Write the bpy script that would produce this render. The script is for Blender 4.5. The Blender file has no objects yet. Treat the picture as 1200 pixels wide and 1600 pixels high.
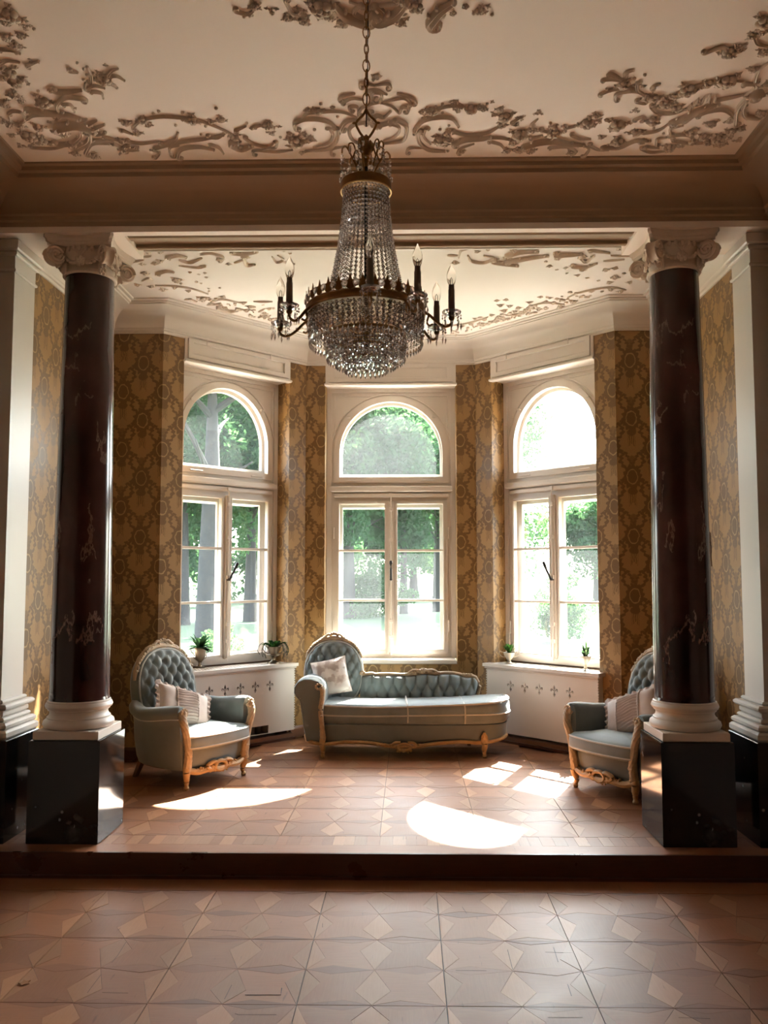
import bpy, bmesh, math, random
from math import sin, cos, pi, sqrt, atan2, radians
from mathutils import Vector, Matrix, geometry

random.seed(7)
SC = bpy.context.scene
COL = SC.collection

# ------------------------------------------------------------------ camera
F_PX, PPX, PPY = 1288.47, 613.2, 814.34          # for a 1200 x 1600 picture
cam_data = bpy.data.cameras.new('camera')
cam = bpy.data.objects.new('camera', cam_data)
COL.objects.link(cam)
cam.location = (0.1643, 0.0, 1.6)
P_, Y_, R_ = radians(4.033), radians(-1.0726), radians(-0.0496)
fwd = Vector((sin(Y_) * cos(P_), cos(Y_) * cos(P_), sin(P_)))
rgt = Vector((cos(Y_), -sin(Y_), 0))
upv = rgt.cross(fwd)
r2 = rgt * cos(R_) + upv * sin(R_)
u2 = upv * cos(R_) - rgt * sin(R_)
cam.rotation_euler = Matrix((r2, u2, -fwd)).transposed().to_euler()
cam_data.sensor_fit = 'VERTICAL'
cam_data.sensor_height = 36.0
cam_data.sensor_width = 27.0
cam_data.lens = F_PX / 1600 * 36.0
cam_data.shift_x = -(PPX - 600) / 1600
cam_data.shift_y = (PPY - 800) / 1600
cam_data.clip_end = 500
SC.camera = cam

# ------------------------------------------------------------------ sky, sun, exposure
SUN_DIR = Vector((-0.385, -0.88, -1.0)).normalized()      # the way the light travels
world = bpy.data.worlds.new('sky')
SC.world = world
world.use_nodes = True
wn = world.node_tree.nodes
wl = world.node_tree.links
sky = wn.new('ShaderNodeTexSky')
sky.sky_type = 'NISHITA'
sky.sun_disc = False
sky.sun_elevation = math.asin(-SUN_DIR.z)
sky.sun_rotation = atan2(-SUN_DIR.x, -SUN_DIR.y)
sky.air_density = 1.0
sky.dust_density = 2.5
sky.ozone_density = 0.6
hsv = wn.new('ShaderNodeHueSaturation')
hsv.inputs['Saturation'].default_value = 0.55
wl.new(sky.outputs[0], hsv.inputs['Color'])
wl.new(hsv.outputs[0], wn['Background'].inputs['Color'])
wn['Background'].inputs['Strength'].default_value = 0.18

sun_d = bpy.data.lights.new('sun', 'SUN')
sun_d.energy = 6.0
sun_d.color = (1.0, 0.92, 0.82)
sun_d.angle = radians(0.55)
sun = bpy.data.objects.new('sun', sun_d)
sun.rotation_euler = SUN_DIR.to_track_quat('-Z', 'Y').to_euler()
sun.location = (6, 20, 20)
COL.objects.link(sun)

SC.view_settings.view_transform = 'Standard'
SC.view_settings.look = 'None'
SC.view_settings.gamma = 1.0
SC.view_settings.use_curve_mapping = False
SC.view_settings.exposure = 4.36
SC.cycles.max_bounces = 12
SC.cycles.diffuse_bounces = 6
SC.cycles.glossy_bounces = 5
SC.cycles.transmission_bounces = 8
SC.cycles.transparent_max_bounces = 16
SC.cycles.caustics_reflective = False
SC.cycles.caustics_refractive = False
SC.cycles.sample_clamp_indirect = 6.0
SC.cycles.use_denoising = True

# ------------------------------------------------------------------ room measures (metres)
PH = 0.139            # platform height
YS = 4.53             # front of the step
HB = 3.615            # underside of the beam
CB = 3.695            # underside of the cornice
CH = 3.883            # ceilings
YF = 6.78             # narrow walls facing the room
YB = 7.851            # wall of the middle window
XW = 2.328            # side walls of the bay
XC = 1.889            # corner of narrow wall and slanted wall
XB = 0.818            # corner of slanted wall and middle wall
XM = 2.235            # side walls of the main room
YP0, YP1 = 4.634, 5.042
S2 = sqrt(0.5)

def sub(**k):
    return k

# ------------------------------------------------------------------ mesh builder
class MB:
    def __init__(self):
        self.v = []
        self.f = []
    def add(self, vs, fs, M=None):
        n = len(self.v)
        if M is not None:
            vs = [tuple(M @ Vector(p)) for p in vs]
        self.v += [tuple(p) for p in vs]
        self.f += [tuple(i + n for i in q) for q in fs]
        return self
    def box(self, x0, x1, y0, y1, z0, z1, M=None):
        vs = [(x, y, z) for z in (z0, z1) for y in (y0, y1) for x in (x0, x1)]
        fs = [(0, 2, 3, 1), (4, 5, 7, 6), (0, 1, 5, 4), (1, 3, 7, 5), (3, 2, 6, 7), (2, 0, 4, 6)]
        return self.add(vs, fs, M)
    def bevbox(self, x0, x1, y0, y1, z0, z1, b, M=None):
        o = [(x0, y0), (x1, y0), (x1, y1), (x0, y1)]
        def ring(i, z):
            return [(x0 + i, y0 + i, z), (x1 - i, y0 + i, z), (x1 - i, y1 - i, z), (x0 + i, y1 - i, z)]
        return self.loft([ring(b, z0), ring(0, z0 + b), ring(0, z1 - b), ring(b, z1)], M=M)
    def prism(self, poly, z0, z1, M=None):
        n = len(poly)
        vs = [(x, y, z0) for x, y in poly] + [(x, y, z1) for x, y in poly]
        fs = [tuple(range(n - 1, -1, -1)), tuple(range(n, 2 * n))]
        fs += [(i, (i + 1) % n, n + (i + 1) % n, n + i) for i in range(n)]
        return self.add(vs, fs, M)
    def loft(self, rings, closed=True, caps=True, M=None):
        n = len(rings[0])
        vs = [p for r in rings for p in r]
        fs = []
        for k in range(len(rings) - 1):
            for i in range(n if closed else n - 1):
                j = (i + 1) % n
                fs.append((k * n + i, k * n + j, (k + 1) * n + j, (k + 1) * n + i))
        if caps:
            fs.append(tuple(range(n - 1, -1, -1)))
            m = (len(rings) - 1) * n
            fs.append(tuple(range(m, m + n)))
        return self.add(vs, fs, M)
    def lathe(self, prof, n=24, M=None, caps=True):
        rings = [[(r * cos(2 * pi * i / n), r * sin(2 * pi * i / n), z) for i in range(n)] for r, z in prof]
        return self.loft(rings, True, caps, M)
    def tube(self, path, rad, n=8, flat=1.0, M=None, caps=True, closed=False, up=None):
        path = [Vector(p) for p in path]
        m = len(path)
        if not hasattr(rad, '__len__'):
            rad = [rad] * m
        ref = Vector(up) if up else Vector((0, 0, 1))
        rings = []
        for i in range(m):
            if closed:
                t = path[(i + 1) % m] - path[i - 1]
            else:
                t = path[min(i + 1, m - 1)] - path[max(i - 1, 0)]
            if t.length < 1e-9:
                t = Vector((0, 0, 1))
            t.normalize()
            a = t.cross(ref)
            if a.length < 1e-3:
                a = t.cross(Vector((1, 0, 0)) if abs(t.x) < 0.9 else Vector((0, 1, 0)))
            a.normalize()
            b = a.cross(t)
            rings.append([tuple(path[i] + (a * cos(2 * pi * k / n) + b * sin(2 * pi * k / n) * flat) * rad[i]) for k in range(n)])
        if closed:
            rings.append(rings[0])
            return self.loft(rings, True, False, M)
        return self.loft(rings, True, caps, M)
    def grid(self, fn, nu, nv, M=None, cu=False):
        vs = [fn(i / nu, j / nv) for j in range(nv + 1) for i in range(nu if cu else nu + 1)]
        w = nu if cu else nu + 1
        fs = []
        for j in range(nv):
            for i in range(nu):
                k = (i + 1) % w
                fs.append((j * w + i, j * w + k, (j + 1) * w + k, (j + 1) * w + i))
        return self.add(vs, fs, M)
    def ball(self, c, r, n=8, m=6, M=None):
        rx, ry, rz = (r, r, r) if not hasattr(r, '__len__') else r
        prof = [(sin(pi * (j + 0.5 * (j == 0) * 0.2) / m), -cos(pi * j / m)) for j in range(m + 1)]
        rings = [[(c[0] + rx * max(s, 0.02) * cos(2 * pi * i / n), c[1] + ry * max(s, 0.02) * sin(2 * pi * i / n), c[2] + rz * z) for i in range(n)] for s, z in prof]
        return self.loft(rings, True, True, M)
    def plate(self, outer, holes, t0, t1, M=None):
        """flat plate in the local x-z plane with holes, from y=t0 to y=t1"""
        pts, faces_in = [], []
        for loop in [outer] + holes:
            s = len(pts)
            pts += [Vector(p) for p in loop]
            faces_in.append(list(range(s, s + len(loop))))
        edges = []
        for L in faces_in:
            edges += [(L[i], L[(i + 1) % len(L)]) for i in range(len(L))]
        r = geometry.delaunay_2d_cdt(pts, edges, [], 1 if not holes else 0, 1e-6)
        vco, tri = r[0], r[2]
        def inside(p, loop):
            c = False
            for i in range(len(loop)):
                a, b = loop[i], loop[i - 1]
                if (a[1] > p[1]) != (b[1] > p[1]) and p[0] < (b[0] - a[0]) * (p[1] - a[1]) / (b[1] - a[1]) + a[0]:
                    c = not c
            return c
        keep = []
        for q in tri:
            cx = sum(vco[i][0] for i in q) / len(q)
            cy = sum(vco[i][1] for i in q) / len(q)
            if inside((cx, cy), outer) and not any(inside((cx, cy), h) for h in holes):
                a, b, c = vco[q[0]], vco[q[1]], vco[q[2]]
                if (b[0] - a[0]) * (c[1] - a[1]) - (b[1] - a[1]) * (c[0] - a[0]) < 0:
                    q = list(reversed(q))
                keep.append(list(q))
        n = len(vco)
        vs = [(p[0], t0, p[1]) for p in vco] + [(p[0], t1, p[1]) for p in vco]
        fs = [tuple(q) for q in keep] + [tuple(n + i for i in reversed(q)) for q in keep]
        cnt = {}
        for q in keep:
            for i in range(len(q)):
                e = (q[i], q[(i + 1) % len(q)])
                cnt[e] = 1
        for (a, b) in list(cnt):
            if (b, a) not in cnt:
                fs.append((b, a, n + a, n + b))
        return self.add(vs, fs, M)
    def mesh(self, name, mat, smooth=40, uv=None):
        me = bpy.data.meshes.new(name)
        me.from_pydata(self.v, [], self.f)
        if smooth:
            me.shade_smooth()
            me.set_sharp_from_angle(angle=radians(smooth))
        mats = mat if isinstance(mat, (list, tuple)) else [mat]
        for m in mats:
            me.materials.append(m)
        if uv:
            L = me.uv_layers.new(name='UVMap')
            for lp in me.loops:
                L.data[lp.index].uv = uv(me.vertices[lp.vertex_index].co)
        me.update()
        return me
    def build(self, name, mat, parent=None, smooth=40, uv=None, loc=None, rot=None, fixn=False):
        me = self.mesh(name, mat, smooth, uv)
        if fixn:
            bm = bmesh.new(); bm.from_mesh(me)
            bmesh.ops.recalc_face_normals(bm, faces=bm.faces)
            bm.to_mesh(me); bm.free()
        return link(name, me, parent, loc, rot)

def link(name, me, parent=None, loc=None, rot=None, scale=None):
    o = bpy.data.objects.new(name, me)
    COL.objects.link(o)
    if parent:
        o.parent = parent
    if loc is not None:
        o.location = loc
    if rot is not None:
        o.rotation_euler = rot
    if scale is not None:
        o.scale = scale
    return o

def thing(name, label, cat, loc=(0, 0, 0), rotz=0, group=None):
    o = bpy.data.objects.new(name, None)
    o.empty_display_size = 0.1
    COL.objects.link(o)
    o.location = loc
    o.rotation_euler = (0, 0, rotz)
    tag(o, label, cat, group)
    return o

def tag(o, label=None, cat=None, group=None, kind=None):
    if label: o['label'] = label
    if cat: o['category'] = cat
    if group: o['group'] = group
    if kind: o['kind'] = kind
    return o

def struct(o, label=None, cat=None):
    return tag(o, label, cat, None, 'structure')

def dup(o, parent=None):
    c = o.copy()
    COL.objects.link(c)
    if parent:
        c.parent = parent
    for ch in list(o.children):
        dup(ch, c)
    return c

def smooth_path(pts, n=6, closed=False):
    pts = [Vector(p) for p in pts]
    if len(pts) < 3:
        return [pts[0].lerp(pts[-1], i / n) for i in range(n + 1)]
    out = []
    m = len(pts)
    for i in range(m if closed else m - 1):
        p1, p2 = pts[i], pts[(i + 1) % m]
        p0 = pts[i - 1] if (i > 0 or closed) else p1 * 2 - p2
        p3 = pts[(i + 2) % m] if (i + 2 < m or closed) else p2 * 2 - p1
        for k in range(n):
            t = k / n
            out.append(0.5 * (2 * p1 + (p2 - p0) * t + (2 * p0 - 5 * p1 + 4 * p2 - p3) * t * t + (3 * p1 - p0 - 3 * p2 + p3) * t ** 3))
    if not closed:
        out.append(pts[-1])
    return out

def sweep_plan(path, prof, closed=False, z=0.0):
    """path: plan polyline, profile: (inset to the left of the path, height)"""
    m = len(path)
    P = [Vector(p) for p in path]
    rings = []
    for i in range(m):
        def nrm(a, b):
            d = (b - a).normalized()
            return Vector((-d.y, d.x))
        if closed or 0 < i < m - 1:
            n1, n2 = nrm(P[i - 1], P[i]), nrm(P[i], P[(i + 1) % m])
            b = (n1 + n2)
            b = b / (1 + n1.dot(n2))
        elif i == 0:
            b = nrm(P[0], P[1])
        else:
            b = nrm(P[-2], P[-1])
        rings.append([(P[i].x + b.x * a, P[i].y + b.y * a, z + h) for a, h in prof])
    mb = MB()
    if closed:
        rings.append(rings[0])
    mb.loft(rings, True, not closed)
    return mb
# ------------------------------------------------------------------ materials
def new_mat(name):
    m = bpy.data.materials.new(name)
    m.use_nodes = True
    nt = m.node_tree
    return m, nt, nt.nodes['Principled BSDF']

class X:
    """tiny expression helper over math nodes"""
    nt = None
    def __init__(self, s): self.s = s
    @staticmethod
    def op(kind, *a):
        n = X.nt.nodes.new('ShaderNodeMath')
        n.operation = kind
        for i, q in enumerate(a):
            if isinstance(q, X): X.nt.links.new(q.s, n.inputs[i])
            else: n.inputs[i].default_value = q
        return X(n.outputs[0])
    def __add__(s, o): return X.op('ADD', s, o)
    def __radd__(s, o): return X.op('ADD', s, o)
    def __sub__(s, o): return X.op('SUBTRACT', s, o)
    def __rsub__(s, o): return X.op('SUBTRACT', o, s)
    def __mul__(s, o): return X.op('MULTIPLY', s, o)
    def __rmul__(s, o): return X.op('MULTIPLY', s, o)
    def __truediv__(s, o): return X.op('DIVIDE', s, o)
    def abs(s): return X.op('ABSOLUTE', s)
    def frac(s): return X.op('FRACT', s)
    def sin(s): return X.op('SINE', s)
    def sqrt(s): return X.op('SQRT', s)
    def lt(s, o): return X.op('LESS_THAN', s, o)
    def gt(s, o): return X.op('GREATER_THAN', s, o)
    def max(s, o): return X.op('MAXIMUM', s, o)
    def min(s, o): return X.op('MINIMUM', s, o)
    def step(s, a, b):      # 1 below a, 0 above b
        n = X.nt.nodes.new('ShaderNodeMapRange')
        n.interpolation_type = 'SMOOTHSTEP'
        X.nt.links.new(s.s, n.inputs['Value'])
        n.inputs['From Min'].default_value = a
        n.inputs['From Max'].default_value = b
        n.inputs['To Min'].default_value = 1
        n.inputs['To Max'].default_value = 0
        return X(n.outputs['Result'])

def noise(nt, scale, detail=3, vec=None, rough=0.55, coord='Object', stretch=None):
    tc = nt.nodes.new('ShaderNodeTexCoord')
    src = vec or tc.outputs[coord]
    if stretch:
        mp = nt.nodes.new('ShaderNodeMapping')
        mp.inputs['Scale'].default_value = stretch
        nt.links.new(src, mp.inputs['Vector'])
        src = mp.outputs['Vector']
    n = nt.nodes.new('ShaderNodeTexNoise')
    n.inputs['Scale'].default_value = scale
    n.inputs['Detail'].default_value = detail
    n.inputs['Roughness'].default_value = rough
    nt.links.new(src, n.inputs['Vector'])
    return n.outputs['Fac']

def mix(nt, fac, a, b):
    n = nt.nodes.new('ShaderNodeMix')
    n.data_type = 'RGBA'
    for k, q in ((0, fac), (6, a), (7, b)):
        if hasattr(q, 'default_value'): nt.links.new(q, n.inputs[k])
        elif k == 0: n.inputs[0].default_value = q
        else: n.inputs[k].default_value = (*q, 1) if len(q) == 3 else q
    return n.outputs[2]

def ramp(nt, fac, stops):
    n = nt.nodes.new('ShaderNodeValToRGB')
    e = n.color_ramp.elements
    while len(e) < len(stops): e.new(0.5)
    for q, (p, c) in zip(e, stops):
        q.position = p
        q.color = (*c, 1)
    nt.links.new(fac, n.inputs['Fac'])
    return n.outputs['Color']

def bump(nt, bs, h, strength=0.3, dist=0.01):
    b = nt.nodes.new('ShaderNodeBump')
    b.inputs['Strength'].default_value = strength
    b.inputs['Distance'].default_value = dist
    nt.links.new(h, b.inputs['Height'])
    nt.links.new(b.outputs[0], bs.inputs['Normal'])

def plain(name, col, rough=0.5, metal=0.0, var=0.12, scale=6.0, bmp=0.0, spec=0.5):
    m, nt, bs = new_mat(name)
    f = noise(nt, scale, 4)
    dark = tuple(c * (1 - var) for c in col)
    nt.links.new(mix(nt, f, dark, tuple(min(1, c * (1 + var)) for c in col)), bs.inputs['Base Color'])
    bs.inputs['Roughness'].default_value = rough
    bs.inputs['Metallic'].default_value = metal
    bs.inputs['Specular IOR Level'].default_value = spec
    if bmp: bump(nt, bs, noise(nt, scale * 12, 3), bmp, 0.004)
    return m

def fabric(name, col, var=0.2, sheen=0.3, damask=None):
    m, nt, bs = new_mat(name)
    f = noise(nt, 9, 5)
    c = mix(nt, f, tuple(c * (1 - var) for c in col), tuple(min(1, c * (1 + var)) for c in col))
    if damask:
        g = noise(nt, 16, 2, rough=0.4)
        rr = ramp(nt, g, [(0.44, (0, 0, 0)), (0.52, (1, 1, 1))])
        c = mix(nt, rr, c, damask)
    w = ramp(nt, noise(nt, 3.5, 6, rough=0.65), [(0.42, (0, 0, 0)), (0.68, (1, 1, 1))])
    X.nt = nt
    c = mix(nt, (X(w) * 0.35).s, c, tuple(min(1, q * 1.45) for q in col))
    nt.links.new(c, bs.inputs['Base Color'])
    bs.inputs['Roughness'].default_value = 0.75
    bs.inputs['Sheen Weight'].default_value = sheen
    bs.inputs['Sheen Roughness'].default_value = 0.4
    bump(nt, bs, noise(nt, 260, 2), 0.15, 0.002)
    return m

def wood(name, a, b, stretch=(2, 30, 2), rough=0.3, rnd=0.25, coat=0.0, wear=0.0):
    m, nt, bs = new_mat(name)
    f = noise(nt, 6, 5, stretch=stretch)
    c = mix(nt, f, a, b)
    oi = nt.nodes.new('ShaderNodeObjectInfo')
    hs = nt.nodes.new('ShaderNodeHueSaturation')
    X.nt = nt
    v = X(oi.outputs['Random']) * rnd + (1 - rnd / 2)
    nt.links.new(v.s, hs.inputs['Value'])
    nt.links.new(c, hs.inputs['Color'])
    out = hs.outputs[0]
    if wear:
        g = noise(nt, 2.2, 5, coord='Object')
        geo = nt.nodes.new('ShaderNodeNewGeometry')
        sc = noise(nt, 5, 6, vec=geo.outputs['Position'], stretch=(8, 1.2, 1))
        sr = ramp(nt, sc, [(0.66, (0, 0, 0)), (0.74, (1, 1, 1))])
        out = mix(nt, (X(sr) * wear).s, out, tuple(q * 0.35 for q in a))
    nt.links.new(out, bs.inputs['Base Color'])
    geo = nt.nodes.new('ShaderNodeNewGeometry')
    rn = noise(nt, 4, 5, vec=geo.outputs['Position'])
    rv = X(rn) * 0.25 + (rough - 0.12)
    nt.links.new(rv.s, bs.inputs['Roughness'])
    bs.inputs['Specular IOR Level'].default_value = 0.4
    bs.inputs['Coat Weight'].default_value = coat
    bs.inputs['Coat Roughness'].default_value = 0.36
    bump(nt, bs, noise(nt, 7, 4, stretch=stretch), 0.08, 0.003)
    return m

def wallpaper():
    m, nt, bs = new_mat('damask_wallpaper')
    X.nt = nt
    uv = nt.nodes.new('ShaderNodeUVMap')
    dn = nt.nodes.new('ShaderNodeTexNoise')
    dn.inputs['Scale'].default_value = 34
    dn.inputs['Detail'].default_value = 2
    nt.links.new(uv.outputs[0], dn.inputs['Vector'])
    sep = nt.nodes.new('ShaderNodeSeparateXYZ')
    nt.links.new(uv.outputs[0], sep.inputs[0])
    sepn = nt.nodes.new('ShaderNodeSeparateColor')
    nt.links.new(dn.outputs['Color'], sepn.inputs[0])
    PU, PV = 0.334, 0.488
    u0 = X(sep.outputs[0]) + (X(sepn.outputs[0]) - 0.5) * 0.022
    v0 = X(sep.outputs[1]) + (X(sepn.outputs[1]) - 0.5) * 0.022
    dark = None
    light = None
    for du, dv in ((0.0, 0.0), (0.5, 0.5)):
        x = ((u0 / PU + (0.5 + du)).frac() - 0.5) * PU
        y = ((v0 / PV + (0.5 + dv)).frac() - 0.5) * PV
        ax = x.abs()
        th = X.op('ARCTAN2', y * 0.75, x)
        e = ((x * x) / (0.043 ** 2) + (y * y) / (0.060 ** 2)).sqrt()
        wr = (th * 14.0).sin() * 0.16 + 1.72
        d1 = (e - wr).step(-0.05, 0.05)                     # wreath with medallion
        ring = ((e - 0.98).abs()).step(0.05, 0.12)          # pale oval line
        yy = y + 0.118
        bow = ((ax * ax) / (0.040 ** 2) + (yy * yy) / (0.030 ** 2)).sqrt().step(0.9, 1.1)
        # swags from the wreath down to the neighbouring medallions
        t = X.op('ADD', y * (-1 / 0.244), 0.0)
        path = 0.055 + (t * 0.075) + (t * 9.4).sin() * 0.018
        sa = (ax - path) - ((y * 190).sin() * 0.008 + 0.015)
        sb = (path - ax) - ((y * 155 + 1.0).sin() * 0.008 + 0.014)
        sw = sa.max(sb).step(-0.003, 0.003)
        sw = sw * y.lt(-0.01) * y.gt(-0.21)
        # hanging tassels
        ts = ((ax * 400 + 1.2).sin() * 0.5 + 0.5).gt(0.42) * ax.lt(0.031) * y.lt(-0.135) * (y + ax * 1.2).gt(-0.212)
        # plume above the wreath
        yp = y - 0.135
        pl = ((ax * ax) / (0.030 ** 2) + (yp * yp) / (0.05 ** 2)).sqrt().step(0.8, 1.05)
        fork = ((ax - (y - 0.10) * 0.55).abs() - ((y * 230).sin() * 0.007 + 0.011)).step(-0.002, 0.003) * y.gt(0.10) * y.lt(0.21)
        d = d1.max(bow).max(sw).max(ts * 0.8).max(pl * 0.75).max(fork)
        dark = d if dark is None else dark.max(d)
        light = ring if light is None else light.max(ring)
    ground, brown, pale = (0.335, 0.195, 0.072), (0.140, 0.073, 0.021), (0.375, 0.235, 0.095)
    c = mix(nt, dark.s, ground, brown)
    c = mix(nt, light.s, c, pale)
    age = noise(nt, 1.3, 4, vec=uv.outputs[0])
    c = mix(nt, (X(age) * 0.35).s, c, (0.215, 0.115, 0.038))
    nt.links.new(c, bs.inputs['Base Color'])
    rg = 0.52 - dark * 0.1
    nt.links.new(rg.s, bs.inputs['Roughness'])
    bs.inputs['Specular IOR Level'].default_value = 0.45
    bump(nt, bs, dark.s, 0.12, 0.002)
    return m

def marble(name, base, vein, veinw, rough, specks=False):
    m, nt, bs = new_mat(name)
    f = noise(nt, 2.2, 6, stretch=(1, 1, 0.6))
    c = ramp(nt, f, [(0.35, tuple(q * 0.35 for q in base)), (0.55, base), (0.7, tuple(min(1, q * 2.0) for q in base))])
    if specks:
        vo = nt.nodes.new('ShaderNodeTexVoronoi')
        vo.inputs['Scale'].default_value = 13
        tc = nt.nodes.new('ShaderNodeTexCoord')
        nt.links.new(tc.outputs['Object'], vo.inputs['Vector'])
        r = ramp(nt, vo.outputs['Distance'], [(0.05, (1, 1, 1)), (0.16, (0, 0, 0))])
        k = noise(nt, 9, 3)
        X.nt = nt
        c = mix(nt, (X(r) * X(k).gt(0.52) * 0.7).s, c, vein)
        w = noise(nt, 3.0, 7)
        c = mix(nt, ramp(nt, w, [(0.62, (0, 0, 0)), (0.78, (0.35, 0.35, 0.35))]), c, vein)
    else:
        n2 = noise(nt, 3.0, 7, stretch=(1.2, 1.2, 0.5))
        X.nt = nt
        line = ((X(n2) - 0.5).abs()).step(0.0, veinw)
        k = noise(nt, 2.0, 3)
        c = mix(nt, (line * X(k).gt(0.55) * 0.5).s, c, vein)
    nt.links.new(c, bs.inputs['Base Color'])
    bs.inputs['Roughness'].default_value = rough
    return m

def glass_pane():
    m = bpy.data.materials.new('window_glass')
    m.use_nodes = True
    nt = m.node_tree
    nt.nodes.clear()
    out = nt.nodes.new('ShaderNodeOutputMaterial')
    tr = nt.nodes.new('ShaderNodeBsdfTransparent')
    tr.inputs[0].default_value = (0.95, 0.985, 0.98, 1)
    gl = nt.nodes.new('ShaderNodeBsdfGlossy')
    gl.inputs['Roughness'].default_value = 0.02
    lw = nt.nodes.new('ShaderNodeLayerWeight')
    tl = nt.nodes.new('ShaderNodeBsdfTranslucent')
    tl.inputs[0].default_value = (0.86, 0.93, 1.0, 1)
    m1 = nt.nodes.new('ShaderNodeMixShader')
    m2 = nt.nodes.new('ShaderNodeMixShader')
    X.nt = nt
    du = X(noise(nt, 2.5, 4)) * 0.008 + GLASS_VEIL
    nt.links.new(du.s, m1.inputs[0])
    nt.links.new(tr.outputs[0], m1.inputs[1])
    nt.links.new(tl.outputs[0], m1.inputs[2])
    fc = X.op('POWER', X(lw.outputs['Facing']), 5.0) * 0.9 + 0.03
    nt.links.new(fc.s, m2.inputs[0])
    nt.links.new(m1.outputs[0], m2.inputs[1])
    nt.links.new(gl.outputs[0], m2.inputs[2])
    nt.links.new(m2.outputs[0], out.inputs[0])
    return m

GLASS_VEIL = 0.0035  # veiling glare put into the panes as a milky bluish film

def crystal():
    m = bpy.data.materials.new('crystal')
    m.use_nodes = True
    nt = m.node_tree
    nt.nodes.clear()
    out = nt.nodes.new('ShaderNodeOutputMaterial')
    g = nt.nodes.new('ShaderNodeBsdfGlass')
    g.inputs['IOR'].default_value = 1.55
    g.inputs['Roughness'].default_value = 0.01
    r = nt.nodes.new('ShaderNodeBsdfGlossy')
    r.inputs['Roughness'].default_value = 0.08
    r.inputs[0].default_value = (0.95, 0.96, 1.0, 1)
    s = nt.nodes.new('ShaderNodeMixShader')
    s.inputs[0].default_value = 0.3
    nt.links.new(g.outputs[0], s.inputs[1])
    nt.links.new(r.outputs[0], s.inputs[2])
    nt.links.new(s.outputs[0], out.inputs[0])
    return m

def leafy(name, col, trans):
    m = bpy.data.materials.new(name)
    m.use_nodes = True
    nt = m.node_tree
    nt.nodes.clear()
    out = nt.nodes.new('ShaderNodeOutputMaterial')
    d = nt.nodes.new('ShaderNodeBsdfDiffuse')
    t = nt.nodes.new('ShaderNodeBsdfTranslucent')
    s = nt.nodes.new('ShaderNodeMixShader')
    s.inputs[0].default_value = 0.45
    f = noise(nt, 0.9, 4)
    f2 = noise(nt, 14, 2)
    X.nt = nt
    c = mix(nt, (X(f) * 0.5 + X(f2) * 0.5).s, tuple(q * 0.5 for q in col), tuple(min(1, q * 1.5) for q in col))
    nt.links.new(c, d.inputs[0])
    c2 = mix(nt, f2, tuple(q * 0.6 for q in trans), tuple(min(1, q * 1.4) for q in trans))
    nt.links.new(c2, t.inputs[0])
    nt.links.new(d.outputs[0], s.inputs[1])
    nt.links.new(t.outputs[0], s.inputs[2])
    nt.links.new(s.outputs[0], out.inputs[0])
    return m

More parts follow.
